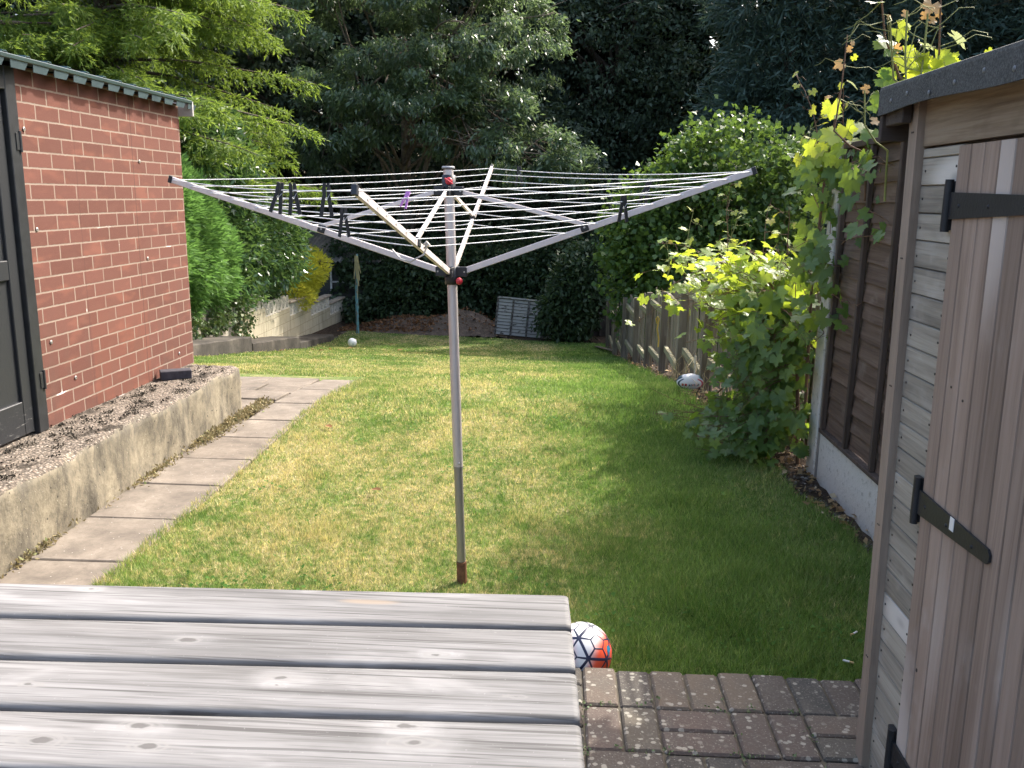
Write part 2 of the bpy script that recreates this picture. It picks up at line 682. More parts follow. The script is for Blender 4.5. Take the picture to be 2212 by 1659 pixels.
# ---- slab path along the concrete ledge
def concrete_mat(name, base, dark, light, lichen=.5, scale=3.0, bump=.25, rough=.9):
    M = Mat(name)
    p = M.co("World")
    a = M.noise(p, scale, 6.0, .65, .3)
    b = M.noise(p, scale * 9, 4.0, .7)
    c = M.ramp(a, [(.28, dark), (.5, base), (.72, light)])
    c = M.mix(M.math('MULTIPLY', M.step(b, .45, .75), .5), c, dark)
    r = M.attr("rnd")
    c = M.mix(M.math('MULTIPLY', M.step(r, .3, .9), .35), c, M.mix(1.0, c, (.8, .77, .74), 'MULTIPLY'))
    if lichen:
        v = M.vor(p, 26.0)
        c = M.mix(M.math('MULTIPLY', M.step(M.math('ADD', v, M.math('MULTIPLY', M.noise(p, 60.0), .12)), .17, .11), lichen), c, (.55, .54, .48))
    M.set(c, rough, 0, .25)
    M.bump(M.math('ADD', b, M.noise(p, scale * 40, 3.0)), bump, .006)
    return M.m


slab_m = concrete_mat("path_slab", (.175, .150, .122), (.105, .09, .075), (.25, .215, .175), .5, 4.5)
pm = MB()
jy = [2.2, 2.75, 3.27, 3.80, 4.36, 4.92, 5.46, 6.0, 6.5, 7.14, 7.88, 8.75]
for a, b in zip(jy[:-1], jy[1:]):
    x0 = -2.515 if a < 6.4 else -2.40
    z = (g(a) + g(b)) / 2 + .004 + random.uniform(0, .006)
    M = Matrix.Translation(((x0 - 2.0) / 2, (a + b) / 2, z)) @ Matrix.Rotation((g(b) - g(a)) / (b - a) + random.uniform(-.006, .006), 4, 'X') @ Matrix.Rotation(random.uniform(-.008, .008), 4, 'Y')
    w = (-2.0 - x0) / 2
    pm.box(-w, w, -(b - a) / 2 + .005, (b - a) / 2 - .005, -.05, .012, .006, M=M)
for x0, x1, a, b in ((-2.95, -2.45, 6.85, 7.3), (-2.95, -2.44, 7.32, 7.72), (-3.45, -2.97, 6.9, 7.72), (-2.78, -2.43, 7.75, 8.1), (-3.3, -2.80, 7.75, 8.22), (-2.9, -2.43, 8.13, 8.7), (-3.5, -2.92, 8.26, 8.72)):
    z = g((a + b) / 2) + random.uniform(-.006, .012)
    M = Matrix.Translation(((x0 + x1) / 2, (a + b) / 2, z)) @ Matrix.Rotation(-.05 + random.uniform(-.015, .015), 4, 'X') @ Matrix.Rotation(random.uniform(-.02, .02), 4, 'Y')
    pm.box(-(x1 - x0) / 2, (x1 - x0) / 2, -(b - a) / 2, (b - a) / 2, -.05, .012, .006, M=M, r=random.uniform(.6, 1))
tag(pm.build("path", slab_m), kind="structure")

# dry moss and weeds in the joint between the path and the ledge
def make_moss():
    rng = np.random.default_rng(3)
    n = 9000
    y = rng.uniform(3.4, 7.5, n)
    dens = np.clip(np.sin(y * 2.1 + .4) * .3 + np.sin(y * 5.3) * .35 + (y - 4.5) * .5, .02, 1) * (y < 7.2)
    k = rng.uniform(0, 1, n) < dens
    y = y[k]
    wid = .015 + .032 * np.clip((y - 4) / 2, 0, 1)
    x = -2.515 + np.abs(rng.normal(size=len(y))) * wid
    z = gz(y) + .012 + np.abs(rng.normal(size=len(y))) * .016
    D = rng.normal(size=(len(y), 3)) + np.array([0, 0, .6])
    m = leafmat("dry_moss", (.12, .10, .045), (.30, .24, .12), .8, .2, third=(.13, .17, .05))
    L = rng.uniform(.015, .035, len(y))
    tag(leaves("moss", np.stack([x, y, z], 1), D, rng.normal(size=(len(y), 3)), L, L * .45, m, rng.uniform(0, 1, len(y))),
        "strip of dry moss and weeds in the joint beside the slab path", "moss", kind="stuff")


make_moss()


# ---- block-paved patio, basket weave with a soldier course at the lawn edge
def make_patio():
    M = Mat("paver_brick")
    p = M.co("World")
    r = M.attr("rnd")
    c = M.ramp(r, [(0, (.060, .060, .055)), (.3, (.098, .081, .068)), (.6, (.122, .094, .079)), (.85, (.150, .122, .090)), (1, (.066, .068, .062))])
    a = M.noise(p, 9.0, 5.0, .65)
    c = M.mix(M.math('MULTIPLY', M.step(a, .38, .7), .55), c, (.11, .10, .085))
    b = M.noise(p, 120.0, 2.0, .6)
    c = M.mix(M.math('MULTIPLY', M.step(b, .5, .72), .45), c, (.20, .18, .148))
    v = M.math('ADD', M.vor(M.mp(p, (1, 1.2, 1)), 30.0), M.math('MULTIPLY', M.noise(p, 75.0, 3.0, .7), .34))
    patch = M.step(M.noise(p, 4.5, 2.0), .36, .52)
    c = M.mix(M.math('MULTIPLY', M.math('MULTIPLY', M.step(v, .47, .40), patch), .85), c, (.34, .32, .265))
    c = M.mix(M.math('MULTIPLY', M.step(M.vor(p, 75.0), .20, .13), .6), c, (.30, .28, .235))
    M.set(c, .92, 0, .2)
    M.bump(M.math('ADD', b, a), .5, .004)
    mb = MB()
    z = .12

    def paver(x0, x1, y0, y1):
        q = .0035
        mb.box(x0 + q, x1 - q, y0 + q, y1 - q, z - .06, z + random.uniform(-.005, .004), .007,
               M=Matrix.Translation((0, 0, 0)))
    p_ = .118
    for i in range(-30, 20):
        x = .118 + i * p_
        if i != -1: paver(x, x + p_, 2.600, 2.836 + random.uniform(-.006, .004))
    paver(0, .118, 2.72, 2.836); paver(0, .118, 2.60, 2.72)
    for j in range(12):
        y1 = 2.60 - j * .236
        for i in range(-12, 9):
            x0 = .118 + i * .236 if i >= 0 else i * .236
            if (i + j) % 2 == 0:
                paver(x0, x0 + .118, y1 - .236, y1); paver(x0 + .118, x0 + .236, y1 - .236, y1)
            else:
                paver(x0, x0 + .236, y1 - .118, y1); paver(x0, x0 + .236, y1 - .236, y1 - .118)
        paver(0, .118, y1 - .118, y1); paver(0, .118, y1 - .236, y1 - .118)
    tag(mb.build("patio", M.m), kind="structure")
    M = Mat("patio_joint")
    p = M.co("World")
    M.set(M.ramp(M.noise(p, 30.0, 4.0), [(.35, (.05, .043, .033)), (.6, (.10, .085, .058)), (.8, (.09, .12, .05))]), .95)
    jb = MB()
    jb.box(-3.0, 2.0, -.8, 2.828, -.05, .109)
    tag(jb.build("patio_bed", M.m), kind="structure")
    # weeds in the joints
    rng = np.random.default_rng(8)
    P = []
    for _ in range(60):
        x = .118 + .236 * rng.integers(0, 4) + rng.normal() * .006
        y = 2.6 - .236 * rng.integers(0, 3) + rng.normal() * .006
        if rng.uniform() < .5: x += rng.uniform(-.1, .1)
        else: y += rng.uniform(-.1, .1)
        for _ in range(6):
            P.append((x + rng.normal() * .008, y + rng.normal() * .008, .118 + rng.uniform(0, .012)))
    P = np.array(P)
    L = rng.uniform(.006, .013, len(P))
    m = leafmat("joint_weed", (.09, .15, .05), (.17, .24, .10), .6, .2)
    tag(leaves("joint_weeds", P, rng.normal(size=P.shape) + np.array([0, 0, .5]), rng.normal(size=P.shape), L, L * .7, m, rng.uniform(0, 1, len(P))),
        "tiny weeds growing in the joints of the block-paved patio", "weeds", kind="stuff")


make_patio()


# ---- soil bed along the right-hand fence, with stones and dead leaves
def make_bed():
    ys = np.linspace(2.5, 23.5, 160)
    V = []
    for y in ys:
        a = float(xr(y)) - .06
        for t in np.linspace(0, 1, 10):
            x = a + (2.4 - a) * t
            V.append((x, y, g(y) - .015 + .03 * math.sin(9 * x + 4 * y) * t + .012 * math.sin(23 * y + 11 * x) + .02 * t))
    F = [(j * 10 + i, j * 10 + i + 1, (j + 1) * 10 + i + 1, (j + 1) * 10 + i) for j in range(len(ys) - 1) for i in range(9)]
    me = npmesh("soil", np.array(V), np.array(F).ravel(), np.arange(len(F)) * 4, np.full(len(F), 4), soil_m, None, True)
    tag(link("soil", me), kind="structure")
    rng = np.random.default_rng(21)
    mb = MB()
    for _ in range(700):
        y = rng.uniform(3.2, 7.5) if rng.uniform() < .75 else rng.uniform(7.5, 16)
        x = rng.uniform(float(xr(y)) - .03, 1.9 if y > 5.7 else 1.66)
        s = abs(rng.normal()) * .0035 + .003
        M = Matrix.Translation((x, y, g(y) + .004)) @ Matrix.Rotation(rng.uniform(0, 6.28), 4, 'Z') @ Matrix.Rotation(rng.uniform(-.5, .5), 4, 'X')
        mb.box(-s * 1.3, s * 1.3, -s, s, -s * .6, s * .7, s * .5, M=M)
    M = Mat("bed_stone")
    M.set(M.ramp(M.attr("rnd"), [(0, (.055, .046, .038)), (.75, (.11, .095, .08)), (1, (.34, .32, .28))]), .9)
    tag(mb.build("pebbles", M.m), "small stones and rubble scattered on the dark soil bed", "stones", kind="stuff")
    n = 620
    y = np.where(rng.uniform(0, 1, n) < .5, rng.uniform(4.0, 8.5, n), rng.uniform(8, 20, n))
    x = xr(y) + np.abs(rng.normal(size=n)) * .16 - .02
    P = np.stack([x, y, gz(y) + .02 + rng.uniform(0, .02, n)], 1)
    L = rng.uniform(.03, .07, n)
    m = leafmat("dead_leaf", (.16, .085, .035), (.40, .27, .13), .8, .25, third=(.5, .42, .28))
    D = rng.normal(size=(n, 3)) * np.array([1, 1, .35])
    S = rng.normal(size=(n, 3)) * np.array([1, 1, .35])
    tag(leaves("leaf_litter", P, D, S, L, L * .6, m, rng.uniform(0, 1, n)), "dead leaves and twigs lying along the foot of the right-hand fence", "leaf litter", kind="stuff")


make_bed()

# ------------------------------------------------------------------ brick outbuilding on the left
def make_building():
    WX, Y0, Y1, ZB, ZT = -2.93, 4.75, 6.82, .395, 2.40
    root = thing("brick_outbuilding", "red brick outbuilding with black panelled door and dark green metal roof edge", "outbuilding", (-4.4, 5.2, ZB))
    M = Mat("red_brick")
    p = M.co("World")
    s = M.sep(p)
    bt = M.n("TexBrick")
    bt.offset = .5
    nz = M.math('MULTIPLY', M.math('SUBTRACT', M.noise(p, 40.0, 2.0), .5), .006)
    M.put(bt.inputs["Vector"], M.comb(M.math('ADD', M.math('ADD', s[1], s[0]), nz), M.math('ADD', M.math('SUBTRACT', s[2], ZB), nz), 0.0))
    bt.inputs["Scale"].default_value = 1.0
    bt.inputs["Brick Width"].default_value = .235
    bt.inputs["Row Height"].default_value = .0865
    bt.inputs["Mortar Size"].default_value = .0055
    bt.inputs["Mortar Smooth"].default_value = .25
    bt.inputs["Bias"].default_value = 0.0
    bt.inputs["Color1"].default_value = (.105, .045, .034, 1)
    bt.inputs["Color2"].default_value = (.140, .060, .046, 1)
    bt.inputs["Mortar"].default_value = (.50, .40, .31, 1)
    c = bt.outputs["Color"]
    fac = bt.outputs["Fac"]
    sp = M.noise(p, 170.0, 3.0, .7)
    body = M.mix(M.math('MULTIPLY', M.step(sp, .52, .75), .35), c, (.26, .135, .105))
    body = M.mix(M.math('MULTIPLY', M.step(sp, .48, .25), .4), body, (.12, .04, .03))
    tone = M.noise(M.mp(p, (1, 3.2, 9.0)), 1.0, 2.0, .6)
    body = M.mix(M.math('MULTIPLY', M.step(tone, .5, .72), .45), body, (.135, .062, .048))
    body = M.mix(M.math('MULTIPLY', M.step(tone, .48, .28), .35), body, (.26, .105, .07))
    # weathering: darker at the damp foot and in streaks, oranger cast panel low in the middle
    st = M.noise(M.mp(p, (1, 6.0, .8)), 1.6, 4.0, .6)
    low = M.step(s[2], 1.35, .45)
    body = M.mix(M.math('MULTIPLY', M.math('MULTIPLY', M.step(st, .42, .66), low), .6), body, (.105, .058, .046))
    pan = M.math('MULTIPLY', M.math('MULTIPLY', M.math('GREATER_THAN', s[1], 5.32), M.math('LESS_THAN', s[1], 6.08)), M.step(s[2], 1.25, .7))
    body = M.mix(M.math('MULTIPLY', pan, .22), body, (.20, .070, .042))
    far = M.math('MULTIPLY', M.step(s[1], 6.35, 6.8), M.step(s[2], 1.7, .5))
    body = M.mix(M.math('MULTIPLY', far, .35), body, (.12, .055, .045))
    mort = M.mix(M.math('MULTIPLY', M.step(M.noise(p, 6.0, 3.0), .45, .7), .45), (.25, .195, .155), (.17, .115, .09))
    crack = M.math('ADD', M.math('MULTIPLY', M.math('COMPARE', s[1], M.math('ADD', 6.03, nz), .0035), .7), M.math('MULTIPLY', M.math('COMPARE', s[1], M.math('ADD', 5.30, nz), .0025), .45))
    c = M.mix(fac, body, mort)
    c = M.mix(crack, c, (.05, .03, .025))
    salt = M.math('MULTIPLY', M.step(M.noise(M.mp(p, (1, 1.2, 7.0)), 2.3, 3.0), .68, .74), fac)
    c = M.mix(salt, c, (.7, .68, .64))
    M.set(c, .93, 0, .2)
    M.bump(M.math('ADD', M.math('MULTIPLY', fac, -1.0), M.math('MULTIPLY', sp, .35)), .55, .006)
    brick = M.m

    wb = MB()
    wb.box(-5.9, WX, Y0, Y1, ZB, ZT)
    wb.box(-5.9, WX, 2.2, 3.60, ZB, ZT)
    wb.box(-5.9, WX - .10, 3.61, Y0 - .002, 2.30, ZT - .002)
    wall = wb.build("wall", brick, root)

    black = plain("black_door_paint", (.022, .024, .026), .42, 0, .5, .25, 18.0, .15)
    fr = MB()
    fr.box(WX - .1, WX + .012, 4.655, 4.747, ZB, 2.385, .004)
    fr.box(WX - .1, WX + .012, 3.62, 3.72, ZB, 2.385, .004)
    fr.box(WX - .1, WX + .012, 3.722, 4.653, 2.26, 2.385, .004)
    fr.build("door_frame", black, root)
    M = Mat("worn_black_paint")
    p = M.co("World")
    w = M.step(M.noise(M.mp(p, (1, 2.0, 14.0)), 9.0, 4.0, .7), .58, .7)
    low = M.step(M.sep(p)[2], .62, .47)
    M.set(M.mix(M.math('MULTIPLY', w, low), (.021, .023, .026), (.20, .20, .19)), .45)
    M.bump(M.noise(p, 60.0, 3.0), .2, .003)
    dr = MB()
    X1 = WX - .012
    dr.box(X1 - .03, X1, 4.56, 4.648, .41, 2.25, .004)
    dr.box(X1 - .03, X1, 3.73, 3.82, .41, 2.25, .004)
    for a, b in ((.41, .60), (1.27, 1.375), (2.13, 2.25)):
        dr.box(X1 - .03, X1 + .001, 3.822, 4.558, a, b, .004)
    dr.box(X1 - .03, X1 - .018, 3.815, 4.565, .5, 2.2)
    door = dr.build("door", M.m, root)
    for z in (.69, 2.0):
        hb = MB()
        hb.tube([(WX + .016, 4.735, z - .055), (WX + .016, 4.735, z + .055)], .009, 8)
        hb.box(WX + .0125, WX + .017, 4.70, 4.742, z - .045, z + .045, .001)
        hb.build("hinge", black, door)

    # trapezoid metal roof sheet; its turned-down edge shows as pale tabs with open ribs between
    sheet = plain("green_roof_metal", (.045, .085, .085), .4, 0.2, .5, .2, 5.0)
    per, x_o = .2, -2.845
    rb = MB()
    prof = []
    y = 2.2
    while y < Y1 + .06:
        prof += [(y, 2.405), (y + .128, 2.405), (y + .146, 2.437), (y + .182, 2.437)]
        y += per
    pts = [(yy, zz) for yy, zz in prof if yy < Y1 + .09]
    vs, fs = [], []
    for (yy, zz) in pts:
        vs += [(x_o, yy, zz), (-5.95, yy, zz + .16), (x_o, yy, zz + .006), (-5.95, yy, zz + .166)]
    for i in range(len(pts) - 1):
        a, b = i * 4, i * 4 + 4
        fs += [(a, a + 1, b + 1, b), (a + 2, b + 2, b + 3, a + 3), (a, b, b + 2, a + 2)]
    rb.add(vs, fs)
    roof = rb.build("roof", sheet, root)
    tabm = plain("roof_flashing", (.075, .11, .12), .45, 0.1, .5, .15, 9.0)
    tb = MB()
    y = 2.2
    while y < Y1 + .0:
        a0, b0, a1, b1, z0, z1 = y, y + .152, y + .014, y + .136, 2.366, 2.404
        for_ = [(x_o + .004, a0, z1), (x_o + .004, b0, z1), (x_o - .006, b1, z0), (x_o - .006, a1, z0)]
        bk = [(q[0] - .004, q[1], q[2]) for q in for_]
        tb.add(for_ + bk, [(0, 3, 2, 1), (4, 5, 6, 7), (0, 1, 5, 4), (3, 7, 6, 2), (0, 4, 7, 3), (1, 2, 6, 5)])
        y += per
    tb.build("flashing", tabm, roof)
    cap = MB()
    cap.box(x_o - .05, x_o + .010, 2.2, Y1 + .05, 2.4045, 2.430, .004)
    cap.build("roof_trim", plain("dark_green_trim", (.02, .04, .038), .4), roof)
    bg_ = MB()
    bg_.box(-5.9, x_o + .005, Y1 + .052, Y1 + .075, 2.315, 2.425, .003)
    bg_.build("bargeboard", plain("grey_bargeboard", (.42, .40, .37), .7), root)
    bo = plain("steel_bolt", (.5, .48, .45), .4, .7)
    for (y, z) in ((4.80, 2.07), (4.83, 1.53), (4.86, .885), (5.08, .63), (6.12, 1.95), (6.14, 1.28), (6.55, .52)):
        b_ = MB()
        Mx = Matrix.Translation((WX + .002, y, z)) @ Matrix.Rotation(rad(90), 4, 'Y')
        b_.lathe([(.004, 0), (.011, 0), (.012, .003), (.008, .005), (.004, .004)], seg=12, M=Mx)
        b_.build("bolt", bo, wall)


make_building()


# ------------------------------------------------------------------ concrete ledge carrying the outbuilding
def make_ledge():
    M = Mat("ledge_concrete")
    p = M.co("World")
    s = M.sep(p)
    nrm = M.sep(M.n("NewGeometry").outputs["True Normal"])
    top = M.step(nrm[2], .45, .75)
    a = M.noise(M.mp(p, (1, 1.5, .7)), 4.2, 7.0, .74)
    b = M.noise(p, 30.0, 4.0, .7)
    side = M.ramp(a, [(.28, (.055, .051, .043)), (.42, (.135, .12, .093)), (.56, (.235, .205, .150)), (.68, (.29, .255, .185)), (.82, (.15, .135, .105))])
    side = M.mix(M.math('MULTIPLY', M.step(b, .46, .66), .6), side, M.mix(.6, side, (.075, .068, .055)))
    dirt = M.math('MULTIPLY', M.step(s[2], .22, .40), M.step(M.noise(M.mp(p, (1, 4.0, .5)), 2.4, 3.0), .4, .62))
    side = M.mix(M.math('MULTIPLY', dirt, .65), side, (.115, .105, .088))
    side = M.mix(M.math('MULTIPLY', M.step(M.vor(p, 34.0), .11, .07), .6), side, (.45, .42, .34))
    side = M.mix(M.step(M.vor(p, 13.0), .10, .06), side, (.06, .055, .045))
    pv = M.n("TexVoronoi", feature='F1')
    M.put(pv.inputs["Vector"], p)
    pv.inputs["Scale"].default_value = 62.0
    cell = M.sep(pv.outputs["Color"])[0]
    tp = M.ramp(cell, [(0, (.12, .10, .082)), (.5, (.21, .175, .14)), (.8, (.32, .28, .235)), (1, (.18, .135, .105))])
    tp = M.mix(M.step(pv.outputs["Distance"], .38, .62), tp, (.10, .085, .07))
    ms = M.step(M.noise(M.mp(p, (1, .7, 1)), 7.0, 4.0, .65), .55, .62)
    tp = M.mix(M.math('MULTIPLY', ms, .9), tp, (.040, .034, .027))
    M.set(M.mix(top, side, tp), .95, 0, .15)
    h = M.mix(top, M.mix(.5, a, b), M.math('SUBTRACT', 1.0, pv.outputs["Distance"]))
    M.bump(h, .7, .012)
    rng = np.random.default_rng(4)
    # profile in (x, z) from back of top round the arris down the face, swept along y, with an end face
    prof = [(-5.9, .398), (-4.2, .398), (-3.4, .398)] + [(x, .398) for x in np.linspace(-2.95, -2.56, 12)] + [(-2.535, .392), (-2.522, .378)] + [(-2.518, z) for z in np.linspace(.35, -.12, 12)]
    ys = np.concatenate([np.linspace(1.6, 6.70, 150), [6.73, 6.745]])
    V = []
    for j, y in enumerate(ys):
        end = 1 if j >= len(ys) - 2 else 0
        for (x, z) in prof:
            n1 = .010 * math.sin(7.3 * y + 9 * z) * math.sin(3.1 * y + 1) + rng.normal() * .0028
            dx = n1 * (1 if z < .39 else .3) - (.02 if j == len(ys) - 1 and x > -2.6 else 0)
            dz = (.006 * math.sin(5 * y + 4 * x) + rng.normal() * .0025) - (.015 if j == len(ys) - 1 and z > .3 else 0)
            edge = math.exp(-((x + 2.53) / .03) ** 2) * max(0, math.sin(4.7 * y) * math.sin(13 * y + 2)) * .02
            V.append((x + dx - edge, y + (rng.normal() * .008 if end else 0), z + dz * (1 if z > .3 else 0) - edge))
    n = len(prof)
    F = [(j * n + i, j * n + i + 1, (j + 1) * n + i + 1, (j + 1) * n + i) for j in range(len(ys) - 1) for i in range(n - 1)]
    mb = MB().add(V, [f[::-1] for f in F], 0.5, 0, True)
    o = len(mb.v)
    end = V[-n:]
    mb.add(end + [(x, 6.75, -.15) for x, z in prof], [(i, i + 1, n + i + 1, n + i) for i in range(n - 1) if True], .5)
    led = tag(mb.build("concrete_ledge", M.m), "long weathered concrete ledge with pebbly mossy top below the brick outbuilding", "ledge")
    # cushions of dark moss on the top
    rng = np.random.default_rng(14)
    P = []
    for _ in range(120):
        y = rng.uniform(3.7, 6.6)
        x = rng.uniform(-2.93, -2.56)
        m = rng.integers(10, 40)
        s_ = rng.uniform(.006, .022)
        q = np.stack([x + rng.normal(size=m) * s_, y + rng.normal(size=m) * s_ * 1.8, np.full(m, .398) + rng.uniform(0, .010, m)], 1)
        P.append(q)
    P = np.concatenate(P)
    L = rng.uniform(.008, .016, len(P))
    m = leafmat("dark_moss", (.022, .019, .013), (.065, .052, .033), .9, 0)
    tag(leaves("moss", P, rng.normal(size=P.shape) + np.array([0, 0, .7]), rng.normal(size=P.shape), L, L * .7, m, rng.uniform(0, 1, len(P))),
        "dark dry moss cushions on the top of the concrete ledge", "moss", kind="stuff")


make_ledge()

bb = MB().box(-.108, .108, -.05, .05, 0, .066, .005)
b = bb.build("brick", plain("slate_black_brick", (.045, .043, .052), .75, 0, .3, .3, 30.0, .4))
b.location = (-2.795, 6.17, .402)
b.rotation_euler = (0, 0, rad(28))
tag(b, "loose slate-black brick lying on the concrete ledge against the brick wall", "brick")


# ------------------------------------------------------------------ stepped kerb wall and cream block wall on the left
def make_left_walls():
    con = concrete_mat("kerb_concrete", (.062, .055, .047), (.025, .023, .021), (.13, .115, .095), .25, 1.6, .3)
    root = thing("kerb_wall", "low stepped wall of weathered grey concrete sections along the left of the lawn", "low wall", (-6.2, 16, -1.3))
    segs = [(13.2, 16.58, -.63, -1.0), (16.60, 19.72, -1.13, -1.50), (19.73, 22.82, -1.63, -1.935), (22.84, 26.2, -2.06, -2.30)]
    for i, (a, b, za, zb) in enumerate(segs):
        mb = MB()
        N = 14
        vs, fs = [], []
        for j in range(N + 1):
            y = a + (b - a) * j / N
            zt = za + (zb - za) * j / N + random.uniform(-.008, .008)
            zb0 = g(y) - .12
            xx = -5.94 + random.uniform(-.012, .012)
            vs += [(-6.62, y, zb0), (-6.62, y, zt), (xx - .02, y, zt + .002), (xx, y, zt - .018), (xx + .01, y, zb0)]
        for j in range(N):
            o = j * 5
            fs += [(o + 1, o + 2, o + 7, o + 6), (o + 2, o + 3, o + 8, o + 7), (o + 3, o + 4, o + 9, o + 8), (o, o + 1, o + 6, o + 5)]
        fs += [(0, 4, 3, 2, 1), tuple(N * 5 + q for q in range(5))]
        mb.add(vs, fs)
        mb.build("wall_section", con, root)

    root = thing("block_wall", "cream concrete block garden wall stepping down under a pierced screen-block top", "garden wall", (-6.7, 21, -1.5))
    M = Mat("cream_block")
    p = M.co("World")
    s = M.sep(p)
    bt = M.n("TexBrick")
    bt.offset = .5
    M.put(bt.inputs["Vector"], M.comb(s[1], M.math('ADD', s[2], M.math('MULTIPLY', s[1], .0)), 0.0))
    bt.inputs["Scale"].default_value = 1.0
    bt.inputs["Brick Width"].default_value = .45
    bt.inputs["Row Height"].default_value = .225
    bt.inputs["Mortar Size"].default_value = .006
    bt.inputs["Color1"].default_value = (.42, .375, .265, 1)
    bt.inputs["Color2"].default_value = (.50, .45, .33, 1)
    bt.inputs["Mortar"].default_value = (.30, .26, .18, 1)
    st = M.noise(M.mp(p, (1, 5.0, .5)), 1.5, 4.0)
    c = M.mix(M.math('MULTIPLY', M.step(st, .52, .72), .6), bt.outputs["Color"], (.22, .185, .12))
    c = M.mix(M.math('MULTIPLY', M.step(M.noise(p, 12.0, 4.0), .5, .75), .35), c, (.30, .26, .18))
    M.set(c, .92, 0, .2)
    M.bump(M.math('ADD', M.math('MULTIPLY', bt.outputs["Fac"], -1.0), M.noise(p, 60.0)), .5, .008)
    X0, X1 = -6.76, -6.62
    wb = MB()
    steps = [(17.6, 19.44, -.80), (19.45, 21.24, -1.03), (21.25, 23.09, -1.25), (23.10, 25.08, -1.49), (25.09, 26.75, -1.735)]
    for (a, b, z) in steps:
        wb.box(X0, X1, a, b, -3.0, z)
    wb.box(X0, X1, 26.76, 29.6, -3.2, -1.98)
    wb.build("wall", M.m, root)
    scr = plain("screen_block_white", (.62, .58, .50), .9, 0, .2, .2, 9.0, .3)
    cop = plain("coping_stone", (.33, .28, .22), .92, 0, .2, .3, 6.0, .4)
    H = .315
    for si, (a, b, z) in enumerate(steps):
        n = 6
        w = (b - a) / n
        for i in range(n):
            y0, y1 = a + i * w + .004, a + (i + 1) * w - .004
            mb = MB()
            xa, xb = X0 + .025, X1 - .022
            t = .03
            mb.box(xa, xb, y0, y1, z + .004, z + t); mb.box(xa, xb, y0, y1, z + H - t, z + H)
            mb.box(xa, xb, y0, y0 + t, z + t, z + H - t); mb.box(xa, xb, y1 - t, y1, z + t, z + H - t)
            yc, zc = (y0 + y1) / 2, z + H / 2
            xm = (xa + xb) / 2
            for (py, pz) in ((y0 + t, z + t), (y1 - t, z + t), (y0 + t, z + H - t), (y1 - t, z + H - t)):
                mb.bar((xm, py, pz), (xm, yc, zc), xb - xa - .012, .028, up=(1, 0, 0)) if False else mb.bar((xm, py, pz), (xm, yc, zc), .026, xb - xa - .012, up=(1, 0, 0))
            for (py, pz) in ((yc, z + t), (yc, z + H - t), (y0 + t, zc), (y1 - t, zc)):
                mb.bar((xm, py, pz), (xm, yc, zc), .020, xb - xa - .03, up=(1, 0, 0))
            mb.build("screen_block", scr, root)
        if si >= 2:
            cb = MB()
            cb.box(X0 - .03, X1 + .05, a - .01, b + .02, z + H + .004, z + H + .065, .018)
            cb.build("coping", cop, root)
    # old rendered wall further left, behind the hedge
    M2 = Mat("old_render")
    p = M2.co("World")
    st = M2.noise(M2.mp(p, (4.0, 4.0, .4)), 1.5, 4.0)
    M2.set(M2.ramp(st, [(.35, (.10, .09, .07)), (.5, (.30, .27, .21)), (.65, (.42, .38, .30))]), .95)
    mb = MB().box(-7.1, -6.64, 12.4, 17.5, -1.2, -.42, .01)
    tag(mb.build("rendered_wall", M2.m), "streaky old rendered wall below the bright conifer hedge", "garden wall")


make_left_walls()


